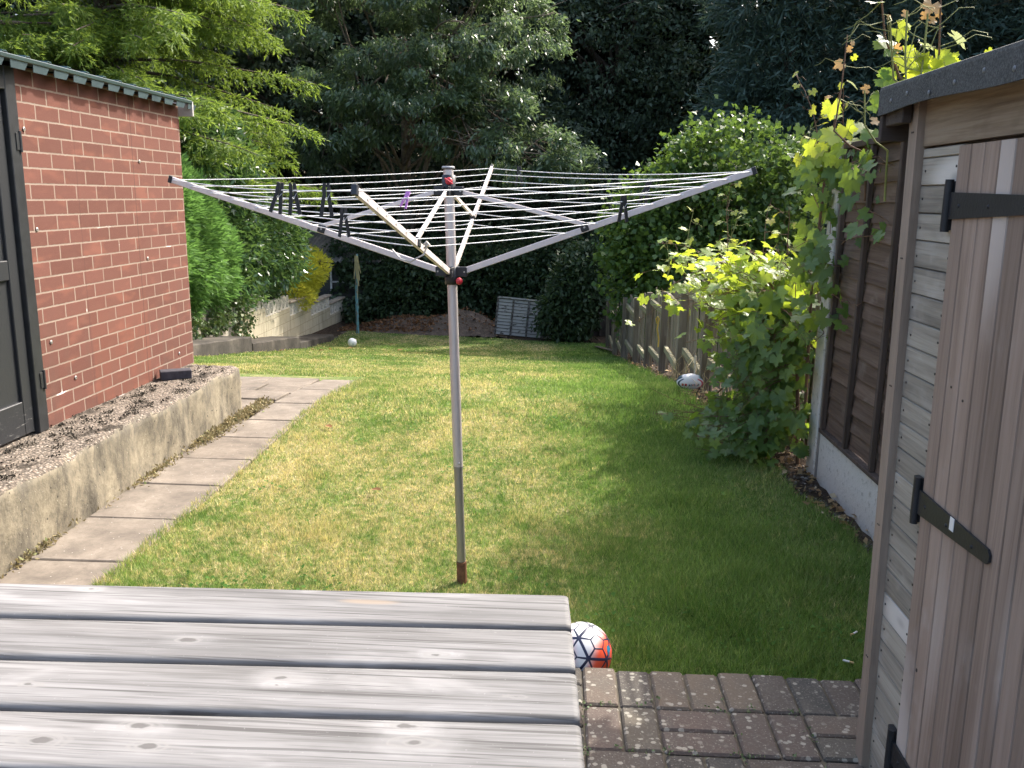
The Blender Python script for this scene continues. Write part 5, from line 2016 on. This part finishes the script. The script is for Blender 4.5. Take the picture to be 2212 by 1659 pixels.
# --- spruce behind the brick outbuilding
def make_spruce():
    m = leafmat("spruce_spray", (.052, .105, .018), (.185, .275, .046), .55, .42, (.29, .41, .06), .3)
    base = Vector((-9.45, 18.6, -.7))
    root = thing("spruce_tree", "tall yellow-green spruce with drooping boughs behind the brick outbuilding", "tree", base)
    rng = np.random.default_rng(17)
    tb = MB()
    H = 13.0
    tb.tube([base + Vector((.06 * math.sin(k), .05 * math.cos(k * 2), H * k / 8)) for k in range(9)], list(np.linspace(.20, .03, 9)), 10)
    P, D, S, L, Rn = [], [], [], [], []
    nb = 0
    z = 2.9
    while z < H - .3:
        for _ in range(7):
            a = rng.uniform(0, 2 * math.pi)
            ln = (4.9 * (1 - z / H) ** .5 + .2) * rng.uniform(.7, 1.1)
            d = Vector((math.cos(a), math.sin(a), 0))
            o = base + Vector((0, 0, z + rng.uniform(-.4, .4)))
            rise = rng.uniform(-.05, .12)
            pts = []
            for t in np.linspace(0, 1, 9):
                sag = rise * t * ln - .22 * ln * t * t + .16 * ln * max(0, t - .6) ** 1.3
                pts.append(o + d * (ln * t) + Vector((.10 * math.sin(3 * t + a), .10 * math.cos(4 * t + a), sag)))
            tb.tube(pts, list(np.linspace(.040, .006, 9)), 6, k=1 if rng.uniform() < .5 else 0)
            side = Vector((-d.y, d.x, 0))
            bt = rng.uniform(0, 1)
            for t in np.arange(.22, 1.0, .028 / max(.4, ln) * 2.2):
                i = t * 8
                q = pts[int(i)].lerp(pts[min(8, int(i) + 1)], i - int(i))
                for s in (-1, 1):
                    tw = rng.uniform(.28, .75) * (1.15 - .6 * t)
                    tdir = (side * s * rng.uniform(.5, 1) + d * rng.uniform(.2, .8) + Vector((0, 0, rng.uniform(-1.5, .1)))).normalized()
                    ns = int(7 + tw * 20)
                    for k in range(ns):
                        u = (k + .5) / ns
                        c = q + tdir * (tw * u) + Vector((0, 0, -.12 * u * u * tw))
                        sd = Vector((rng.normal(), rng.normal(), rng.normal() * .8 - .1))
                        P.append(c)
                        D.append(tdir * .9 + sd * .55)
                        S.append((rng.normal(), rng.normal(), rng.normal()))
                        L.append(rng.uniform(.07, .17))
                        Rn.append(min(1, max(0, .45 * bt + .25 * u + rng.uniform(0, .4))))
        z += .26
    tb.build("trunk", [bark, palebark], root)
    L = np.array(L)
    leaves("crown", np.array([tuple(p) for p in P]), np.array([tuple(p) for p in D]), np.array(S), L, np.maximum(.024, L * .21), m, np.array(Rn), root)
    # ivy climbing its trunk
    iv = leafmat("ivy_leaf", (.05, .085, .028), (.13, .18, .08), .35, .2, (.14, .20, .05), .5)
    n = 2600
    z = rng.uniform(2.6, 6.2, n)
    a = rng.uniform(0, 6.28, n)
    r = .2 + np.abs(rng.normal(size=n)) * .22
    Pv = np.stack([base.x + .05 + np.cos(a) * r, base.y + np.sin(a) * r, base.z + z], 1)
    Dv = np.stack([np.cos(a), np.sin(a), -.8 + rng.normal(size=n) * .3], 1)
    ir = thing("ivy", "pale-leaved ivy climbing the spruce trunk above the brick outbuilding roof", "climber", (base.x, base.y, base.z + 2))
    Li = rng.uniform(.06, .11, n)
    leaves("foliage", Pv, Dv, rng.normal(size=(n, 3)), Li, Li * .9, iv, rng.uniform(0, 1, n), ir)


make_spruce()


# --- bright conifer hedge, laurel, golden conifer, ivy along the cream wall
def feather_hedge(name, label, cat, boxes, mat, n, L, Wd, seed, base, up=(.25, -.1, .2)):
    rng = np.random.default_rng(seed)
    root = thing(name, label, cat, base)
    P, U = blob_pts(rng, boxes, n, .72)
    lump = np.sin(P[:, 1] * 3.1 + P[:, 2] * 2.2) * np.sin(P[:, 2] * 4.3 - P[:, 1]) * .10 + np.sin(P[:, 1] * 7.7 + P[:, 2] * 6.1) * np.sin(P[:, 0] * 9 - P[:, 2] * 5.0) * .06
    P = P + U * lump[:, None]
    D = U * .75 + rng.normal(size=P.shape) * .35 + np.array(up)
    S = rng.normal(size=P.shape)
    r = np.clip(.45 + lump * 3.5 + rng.normal(size=n) * .2, 0, 1)
    Ls = L * rng.uniform(.6, 1.4, n)
    k = P[:, 2] > base[2]
    leaves("foliage", P[k], D[k], S[k], Ls[k], Ls[k] * Wd / L, mat, r[k], root, .15)
    mb = MB()
    for c, rr in boxes[:3]:
        mb.tube([(c[0], c[1], base[2] - .3), (c[0], c[1], c[2] + rr[2] * .5)], [.08, .03], 7)
    mb.build("stem", bark, root)
    return root


hm = leafmat("bright_conifer_spray", (.062, .140, .030), (.155, .285, .075), .5, .42, (.19, .37, .085), .3)
feather_hedge("conifer_hedge", "dense bright green conifer hedge beside the brick outbuilding corner", "hedge",
              [((-7.0, 14.2, .95), (.85, 1.8, 1.65)), ((-7.0, 15.6, .75), (.85, 1.5, 1.45)), ((-7.1, 13.6, 1.6), (.9, 1.5, 1.1)), ((-6.95, 16.6, .5), (.7, .9, 1.15)), ((-7.0, 15.0, 1.45), (.8, 1.4, .95))], hm, 80000, .13, .030, 5, (-7.1, 15, -.62))
lm_ = leafmat("laurel_leaf", (.038, .082, .030), (.105, .195, .070), .22, .28, (.18, .31, .07), .7)
root = thing("laurel_bush", "tall glossy dark laurel between the conifer hedge and the golden conifer", "bush", (-7.2, 19, -1.0))
trunk_mesh("stem", bark, root, (-7.2, 19, -1.3), (-7.2, 19, 1.8), .09, .03, [(.5, (-6.9, 18.2, 1.5), .04), (.6, (-7.0, 20.0, 1.3), .04), (.8, (-7.4, 18.6, 2.6), .04)], 6)
crown("foliage", root, [((-7.1, 18.9, .45), (.85, 1.9, 1.25)), ((-7.25, 18.6, 1.4), (.95, 1.8, 1.2)), ((-7.3, 18.3, 2.2), (.95, 1.5, .95)), ((-6.75, 20.3, .5), (.75, 1.2, 1.05)), ((-7.0, 17.6, .0), (.6, .8, .9)), ((-7.5, 18.2, 3.0), (.8, 1.2, .6))],
      1700, 24, .13, .16, .046, lm_, 7, .25, .62, .8, zmin=lambda yy: np.interp(yy, [16.5, 19, 21.5], [-.95, -.75, -.85]))
gm_ = leafmat("golden_conifer_spray", (.40, .41, .05), (.74, .72, .11), .55, .5, (.85, .82, .10), .3)
feather_hedge("golden_conifer", "small golden-yellow conifer leaning over the pierced screen blocks", "conifer",
              [((-6.85, 22.5, -.25), (.45, .65, .70)), ((-6.95, 22.1, .25), (.32, .4, .5)), ((-6.70, 23.1, -.55), (.38, .45, .5)), ((-6.75, 22.9, .05), (.3, .4, .4)), ((-6.65, 22.2, -.8), (.3, .5, .35)), ((-6.5, 22.9, -.2), (.35, .5, .55))], gm_, 8000, .11, .034, 8, (-6.85, 22.5, -1.15))
ivm = leafmat("trailing_ivy_leaf", (.04, .075, .022), (.11, .16, .06), .4, .2, (.12, .18, .04), .4, third=(.42, .40, .22))
rt = thing("ivy", "trailing variegated ivy hanging down over the start of the cream block wall", "climber", (-6.6, 17.4, -1.1))
crown("foliage", rt, [((-6.6, 17.3, -.55), (.13, .5, .55)), ((-6.55, 17.9, -.95), (.10, .45, .35)), ((-6.6, 16.4, -.7), (.14, .8, .25)), ((-6.55, 15.0, -.65), (.12, .7, .22))], 150, 12, .06, .075, .062, ivm, 9, .6, .2, .8)
rt = thing("ivy", "dark ivy mound swallowing the far end of the cream block wall behind the line post", "climber", (-6.2, 27, -2.2))
crown("foliage", rt, [((-6.2, 27.2, -1.35), (.8, 1.1, 1.2)), ((-5.7, 26.6, -1.8), (.7, .8, .8)), ((-6.4, 28, -.2), (.9, 1.0, 1.3)), ((-5.2, 27.4, -.7), (.8, .9, 1.4))], 460, 18, .12, .12, .10, sh_m, 19, .5, .4, .8, zmin=lambda yy: gz(yy) - .02)

# --- hazel bush over the picket fence
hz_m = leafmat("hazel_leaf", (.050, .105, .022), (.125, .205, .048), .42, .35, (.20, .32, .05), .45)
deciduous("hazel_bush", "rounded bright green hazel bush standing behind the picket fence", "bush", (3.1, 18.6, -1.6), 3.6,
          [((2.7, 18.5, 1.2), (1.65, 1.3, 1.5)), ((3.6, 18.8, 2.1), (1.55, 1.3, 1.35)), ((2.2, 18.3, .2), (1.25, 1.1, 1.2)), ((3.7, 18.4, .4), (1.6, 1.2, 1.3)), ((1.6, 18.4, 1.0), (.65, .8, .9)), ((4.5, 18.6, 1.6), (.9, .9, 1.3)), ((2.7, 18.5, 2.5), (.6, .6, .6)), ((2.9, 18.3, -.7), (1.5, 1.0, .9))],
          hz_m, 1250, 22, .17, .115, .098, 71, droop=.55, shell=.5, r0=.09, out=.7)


# ------------------------------------------------------------------ grape vines
def vine_leaf_template():
    pts = []
    lobes = [(90, 1.0), (36, .90), (144, .90), (-20, .76), (200, .76)]
    for k in range(40):
        a = -62 + 304 * k / 39
        r = .66
        for la, lr in lobes:
            d = (a - la + 180) % 360 - 180
            r = max(r, lr * math.exp(-(d / 33.0) ** 2))
        r *= 1 + (.085 if k % 2 else -.06)
        pts.append((r * math.cos(rad(a)), r * math.sin(rad(a)) + .18))
    V = [(0, .12, .05)]
    for x, y in pts:
        V.append((x, y, .16 * abs(x) - .16 * max(0, y) ** 2 + .03 * math.sin(9 * x + 7 * y)))
    V = np.array(V) * .66
    F = [(0, i + 1, i + 2) for i in range(len(pts) - 1)]
    return V, np.array(F)


VT, VF = vine_leaf_template()


def vine_leaves(name, P, N, U, size, mat, rnd, parent):
    """lobed vine leaves: position, facing normal, direction of the tip, size"""
    P, N, U = np.asarray(P, float), unit(np.asarray(N, float)), np.asarray(U, float)
    U = unit(U - N * np.sum(U * N, 1, keepdims=True))
    X = np.cross(U, N)
    size = np.asarray(size)[:, None, None]
    V = P[:, None, :] + size * (VT[None, :, 0, None] * X[:, None, :] + VT[None, :, 1, None] * U[:, None, :] + VT[None, :, 2, None] * N[:, None, :])
    nv = len(VT)
    F = (VF[None] + (np.arange(len(P)) * nv)[:, None, None]).reshape(-1, 3)
    me = npmesh(name, V.reshape(-1, 3), F.ravel(), np.arange(len(F)) * 3, np.full(len(F), 3), mat, np.repeat(rnd, len(VF)), True)
    return link(name, me, parent)


def vine_mat(name, a, b, tr, third=None):
    return leafmat(name, a, b, .42, .42, tr, .45, third)


vg = vine_mat("vine_leaf", (.065, .135, .035), (.150, .240, .070), (.33, .48, .045))
vt = vine_mat("sunlit_vine_leaf", (.13, .215, .035), (.25, .34, .06), (.60, .74, .06))  # lighter, yellower vine leaf: the canopy's sunlight is put into its colour
vy = vine_mat("young_vine_leaf", (.17, .23, .05), (.33, .38, .08), (.55, .60, .05), (.45, .20, .06))
stem_m = plain("vine_stem", (.15, .085, .05), .7, 0, .3, .35, 15.0)
green_stem = plain("green_vine_shoot", (.24, .25, .08), .6, 0, .3, .3, 15.0)


def grow(rng, mb, start, d0, length, bend, nleaf, size, lists, radius=.004, k=0, facing=(-.45, -.45, .75), tendril=.2, spread=.6, taper=True):
    p = Vector(start)
    d = Vector(d0).normalized()
    n = max(3, int(length / .07))
    pts = [p.copy()]
    for i in range(n):
        d = (d + Vector(bend) * (1.0 / n) + Vector((rng.normal(), rng.normal(), rng.normal())) * .09).normalized()
        p = p + d * (length / n)
        pts.append(p.copy())
    mb.tube(pts, list(np.linspace(radius, radius * (.35 if taper else .8), len(pts))), 5, k=k)
    P, N, U, S, R = lists
    for j in range(nleaf):
        t = (j + .6) / nleaf
        i = min(int(t * n), n - 1)
        q = pts[i].lerp(pts[i + 1], t * n - i)
        s = -1 if j % 2 else 1
        sd = d.cross(Vector((0, 0, 1)))
        if sd.length < .1: sd = Vector((1, 0, 0))
        pd = (sd.normalized() * s + Vector((rng.normal(), rng.normal(), rng.normal() + .3)) * spread).normalized()
        pl = size * rng.uniform(.4, .8)
        e = q + pd * pl
        mb.tube([q, q.lerp(e, .5) + Vector((0, 0, .008)), e], [radius * .4, radius * .35, radius * .3], 4, k=k)
        P.append(tuple(e))
        N.append(tuple(np.array(facing) + rng.normal(size=3) * .42))
        U.append((pd.x * .7 + rng.normal() * .3, pd.y * .7 + rng.normal() * .3, -.75 + rng.normal() * .25))
        S.append(size * rng.uniform(.65, 1.2) * (1 - .45 * t * taper))
        R.append(min(1, rng.uniform(0, .8) + .25 * t))
        if rng.uniform() < tendril:
            u = Vector((rng.normal(), rng.normal(), rng.normal())).normalized()
            mb.tube([q, q + u * .05, q + u * .09 + Vector((0, 0, .02)), q + u * .11 + Vector((.02, 0, .0))], .0013, 4, k=k)
    return pts


def make_vines():
    rng = np.random.default_rng(123)
    # 1. the sprawling vine over the near end of the picket fence
    root = thing("grape_vine", "sprawling grape vine draped over the near end of the picket fence and the concrete post", "grape vine", (1.62, 5.8, 0))
    mb = MB()
    A = ([], [], [], [], [])
    T = ([], [], [], [], [])
    for pts, r in (([(1.66, 5.80, -.05), (1.60, 5.78, .6), (1.56, 5.9, 1.0), (1.45, 6.4, 1.25), (1.30, 7.2, 1.25)], .014), ([(1.66, 5.82, .1), (1.52, 6.1, .5), (1.38, 6.5, .5), (1.25, 7.0, .15)], .010), ([(1.66, 5.74, .3), (1.62, 5.70, 1.2), (1.64, 5.66, 2.1)], .011)):
        mb.tube(pts, [r * (1 - .12 * i) for i in range(len(pts))], 7)
    # canopy arching out over the fence
    for _ in range(105):
        s = (1.56 + rng.normal() * .1, 5.85 + abs(rng.normal()) * 1.35, rng.uniform(.75, 1.2))
        grow(rng, mb, s, (rng.uniform(-1, .25), rng.uniform(-.5, .8), rng.uniform(.2, .9)), rng.uniform(.3, .6), (-.5, 0, -1.0), 6, .15, T, .0035, facing=(.2, -.1, .9))
    # long arching shoots reaching out over the lawn
    for s, d, L, nl in (((1.45, 7.3, 1.15), (-.9, .35, .15), .85, 9), ((1.4, 7.8, 1.0), (-.95, .5, -.05), .8, 8), ((1.4, 6.8, 1.2), (-.8, .3, .5), .7, 7), ((1.45, 8.2, 1.05), (-.9, .2, .25), .75, 8), ((1.35, 6.4, .75), (-.9, .1, .1), .45, 5)):
        grow(rng, mb, s, d, L, (-.2, 0, -.9), nl, .15, T, .004, facing=(.0, -.25, .9))
    # curtain hanging down the fence
    for _ in range(95):
        s = (1.50 + rng.normal() * .07, 5.75 + abs(rng.normal()) * .5, rng.uniform(.25, 1.15))
        grow(rng, mb, s, (rng.uniform(-.5, .2), rng.uniform(-.6, .5), rng.uniform(-.6, .3)), rng.uniform(.2, .42), (-.2, 0, -.7), 5, .145, A, .0032, facing=(-.45, -.6, .6))
    for _ in range(34):
        s = (1.58 + rng.normal() * .06, rng.uniform(5.72, 6.1), rng.uniform(.2, 1.0))
        grow(rng, mb, s, (rng.uniform(-.7, .1), rng.uniform(-.7, .3), rng.uniform(-.5, .3)), rng.uniform(.15, .35), (-.2, 0, -.6), 5, .145, A, .0032, facing=(-.45, -.6, .6))
    # trailing shoots on the ground
    for _ in range(40):
        s = (1.48 + rng.normal() * .08, rng.uniform(5.75, 6.7), rng.uniform(.05, .30))
        grow(rng, mb, s, (-1, rng.uniform(-.35, .3), rng.uniform(-.2, .1)), rng.uniform(.25, .62), (0, 0, .1), 6, .135, A, .0032, facing=(-.4, -.5, .8))
    for s, d, L in (((1.4, 6.7, .12), (-1, .05, -.1), .7), ((1.35, 6.5, .1), (-1, .0, -.02), .65)):
        grow(rng, mb, s, d, L, (0, 0, .12), 8, .095, A, .0035)
    # up the concrete post and across the panel
    for _ in range(24):
        z = rng.uniform(.9, 2.05)
        s = (1.66 + rng.normal() * .04, 5.6 + rng.normal() * .12, z)
        grow(rng, mb, s, (rng.uniform(-.7, .2), rng.uniform(-.8, .4), rng.uniform(-.3, .5)), rng.uniform(.15, .42), (-.2, 0, -.5), 4, .145, A, .003, facing=(-.6, -.6, .5))
    for s, d, L, nl in (((1.66, 5.3, 1.5), (0, -1, .35), .7, 5), ((1.66, 5.2, 1.7), (0, -1, .1), .6, 4), ((1.66, 5.4, 1.2), (-.1, -1, -.1), .45, 4), ((1.66, 5.4, 1.95), (-.1, -1, .15), .8, 7), ((1.65, 5.0, 1.95), (-.2, -.8, .1), .5, 5)):
        grow(rng, mb, s, d, L, (0, 0, -.2), nl, .14, A, .004, facing=(-.7, -.5, .4))
    mb.build("stem", stem_m, root)
    P, N, U, S, R = [np.array(q) for q in A]
    P[:, 2] = np.maximum(P[:, 2], gz(P[:, 1]) + .03)
    k = ~((P[:, 0] < .178 * P[:, 1]) & ((1.75 - P[:, 2]) / P[:, 1] < .245) & (P[:, 2] < .75))      # kept clear of the ball
    P, N, U, S, R = P[k], N[k], U[k], S[k], R[k]
    vine_leaves("foliage", P, N, U, S, vg, R, root)
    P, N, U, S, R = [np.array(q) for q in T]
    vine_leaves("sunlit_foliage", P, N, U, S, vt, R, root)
    # its young upright shoots
    B = ([], [], [], [], [])
    for s, L, nl in (((1.35, 7.2, 1.3), .62, 6), ((1.42, 7.6, 1.3), .38, 4), ((1.5, 6.6, 1.35), .42, 4), ((1.12, 7.9, 1.2), .50, 6), ((1.55, 6.1, 1.4), .3, 4), ((1.0, 8.2, 1.0), .4, 5),
                     ((1.58, 5.65, 2.0), .62, 7), ((1.60, 5.5, 2.05), .35, 5), ((1.64, 5.35, 2.05), .36, 4), ((1.55, 5.75, 1.9), .35, 5)):
        mb = MB()
        grow(rng, mb, s, (rng.normal() * .12, rng.normal() * .12, 1), L, (rng.normal() * .2, 0, 0), nl, .10, B, .004, k=int(rng.uniform() < .5), tendril=.5)
        mb.build("shoot", [stem_m, green_stem], root)
    P, N, U, S, R = [np.array(q) for q in B]
    vine_leaves("young_foliage", P, N, U, S, vy, R, root)

    # 2. the vine along the top of the panel fence; its shoots stand above the shed roof
    root = thing("grape_vine", "tall backlit grape vine shoots with yellow-green leaves rising behind the timber shed roof", "grape vine", (1.62, 3.7, .1))
    LV = [(1.248, 3.7, 2.33, 0.094, 'g'), (1.295, 3.7, 2.411, 0.069, 'y'), (1.201, 3.7, 2.502, 0.061, 'w'), (1.327, 3.7, 2.312, 0.09, 'y'), (1.387, 3.7, 2.266, 0.122, 'y'), (1.448, 3.7, 2.288, 0.122, 'y'), (1.493, 3.7, 2.288, 0.069, 'y'), (1.51, 3.7, 2.384, 0.077, 'w'), (1.42, 3.7, 2.338, 0.053, 'w'), (1.417, 3.7, 2.499, 0.065, 'o'), (1.251, 3.7, 2.226, 0.081, 'g'), (1.279, 3.7, 2.24, 0.049, 'g'), (1.253, 3.7, 2.164, 0.053, 'g'), (1.224, 3.7, 2.124, 0.053, 'g'), (1.315, 3.7, 2.214, 0.069, 'y'), (1.248, 3.7, 2.369, 0.049, 'w'), (1.385, 3.7, 2.288, 0.065, 'w'), (1.33, 3.7, 2.422, 0.024, 'w'), (1.254, 3.7, 2.45, 0.023, 'o'), (1.311, 3.7, 2.465, 0.029, 'o'), (1.385, 3.7, 2.457, 0.029, 'o'), (1.416, 3.7, 2.44, 0.033, 'o'), (1.442, 3.7, 2.468, 0.024, 'o'), (1.548, 3.7, 2.282, 0.024, 'y'), (1.648, 3.7, 2.332, 0.029, 'y'), (1.671, 3.7, 2.324, 0.024, 'y'), (1.309, 3.7, 2.344, 0.033, 'o')]
    LP = [(1.507, 5.1, 2.479, 0.056, 'o'), (1.557, 5.1, 2.38, 0.065, 'w'), (1.474, 5.1, 2.269, 0.095, 'y'), (1.557, 5.1, 2.153, 0.095, 'y'), (1.634, 5.1, 2.108, 0.134, 'g'), (1.696, 5.1, 2.119, 0.1, 'g'), (1.505, 5.1, 2.102, 0.111, 'y'), (1.737, 5.1, 2.066, 0.117, 'g'), (1.829, 5.1, 1.982, 0.089, 'g'), (1.66, 5.1, 1.897, 0.128, 'd'), (1.711, 5.1, 1.96, 0.072, 'd'), (1.4, 5.1, 2.044, 0.084, 'y'), (1.456, 5.1, 2.06, 0.067, 'y'), (1.547, 5.1, 2.035, 0.078, 'g'), (1.553, 5.1, 2.592, 0.031, 'o'), (1.549, 5.1, 2.553, 0.033, 'o'), (1.565, 5.1, 2.517, 0.033, 'y'), (1.7, 5.1, 2.18, 0.05, 'o'), (1.658, 5.1, 2.346, 0.045, 'o'), (1.39, 5.1, 1.91, 0.084, 'g'), (1.356, 5.1, 1.94, 0.067, 'g')]
    SH = [([(1.22, 3.7, 2.534), (1.25, 3.7, 2.379), (1.293, 3.7, 2.287), (1.321, 3.7, 2.23)], 0), ([(1.248, 3.66, 2.442), (1.285, 3.66, 2.218)], 1), ([(1.296, 3.62, 2.459), (1.307, 3.62, 2.29), (1.319, 3.62, 2.206)], 1), ([(1.397, 3.68, 2.461), (1.398, 3.68, 2.299), (1.395, 3.68, 2.228)], 1), ([(1.446, 3.7, 2.534), (1.47, 3.7, 2.253)], 0), ([(1.464, 4.9, 2.592), (1.456, 4.9, 2.307), (1.439, 4.9, 2.112)], 0), ([(1.482, 4.6, 2.283), (1.498, 4.6, 2.119)], 1)]
    for pts, k in SH:
        mb = MB()
        low = Vector(pts[-1])
        full = [Vector(q) for q in pts] + [low.lerp(Vector((1.63, low.y + .03, 2.02)), .5) + Vector((0, 0, -.03)), Vector((1.64, low.y + .05, 2.0)), Vector((1.65, low.y + .05, 1.75))]
        n = len(full)
        mb.tube(full, [.0035 + .0035 * i / n for i in range(n)], 7, k=k)
        for _ in range(5):                      # tendrils and leaf stalks
            i = int(rng.integers(0, len(pts) - 1))
            q = full[i].lerp(full[i + 1], rng.uniform(.1, .9))
            u = Vector((rng.normal(), rng.normal() * .3, rng.normal() * .4 + .25)).normalized() * rng.uniform(.6, 1.3)
            mb.tube([q, q + u * .06, q + u * .11 + Vector((0, 0, .015)), q + u * .15 + Vector((.012, 0, -.012)), q + u * .165 + Vector((-.004, 0, -.026))], [.0018, .0017, .0015, .0013, .001], 5, k=1)
        mb.build("shoot", [stem_m, green_stem], root)
    mb = MB()
    mb.tube([(1.66, 3.75, -.1), (1.63, 3.8, .9), (1.62, 3.72, 1.8), (1.63, 3.9, 2.05), (1.62, 4.6, 2.08)], [.014, .012, .010, .008, .004], 7)
    mb.build("stem", stem_m, root)
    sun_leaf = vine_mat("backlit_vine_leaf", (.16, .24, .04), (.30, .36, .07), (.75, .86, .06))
    orange = vine_mat("orange_vine_leaf", (.30, .20, .09), (.42, .30, .16), (.62, .38, .13))
    pale = vine_mat("pale_vine_leaf", (.40, .42, .33), (.55, .56, .48), (.4, .45, .2))
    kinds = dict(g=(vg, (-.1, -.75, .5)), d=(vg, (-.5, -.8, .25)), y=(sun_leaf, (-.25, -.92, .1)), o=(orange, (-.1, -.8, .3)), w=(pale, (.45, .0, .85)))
    for key, (mt, nn) in kinds.items():
        sel = [q for q in LV + LP if q[4] == key]
        P = np.array([q[:3] for q in sel])
        m = len(sel)
        N = np.array([nn] * m) + rng.normal(size=(m, 3)) * .22
        U = np.stack([rng.normal(size=m) * .8, rng.normal(size=m) * .2, rng.normal(size=m) * .5 - .45], 1)
        vine_leaves("leaves", P, N, U, np.array([q[3] for q in sel]) * 1.15, mt, rng.uniform(.2, .9, m), root)
    B = ([], [], [], [], [])
    for _ in range(150):  # unseen leaves added over the fence top to break up its shadow edge
        y = rng.uniform(2.75, 3.9)
        B[0].append((rng.uniform(1.5, 1.85), y, rng.uniform(1.95, 2.20))); B[1].append((rng.normal() * .5, -.3 + rng.normal() * .5, .8)); B[2].append((rng.normal(), rng.normal(), -.3)); B[3].append(rng.uniform(.09, .16)); B[4].append(rng.uniform(0, .5))
    P, N, U, S, R = [np.array(q) for q in B]
    vine_leaves("foliage", P, N, U, S, vg, R, root)


make_vines()
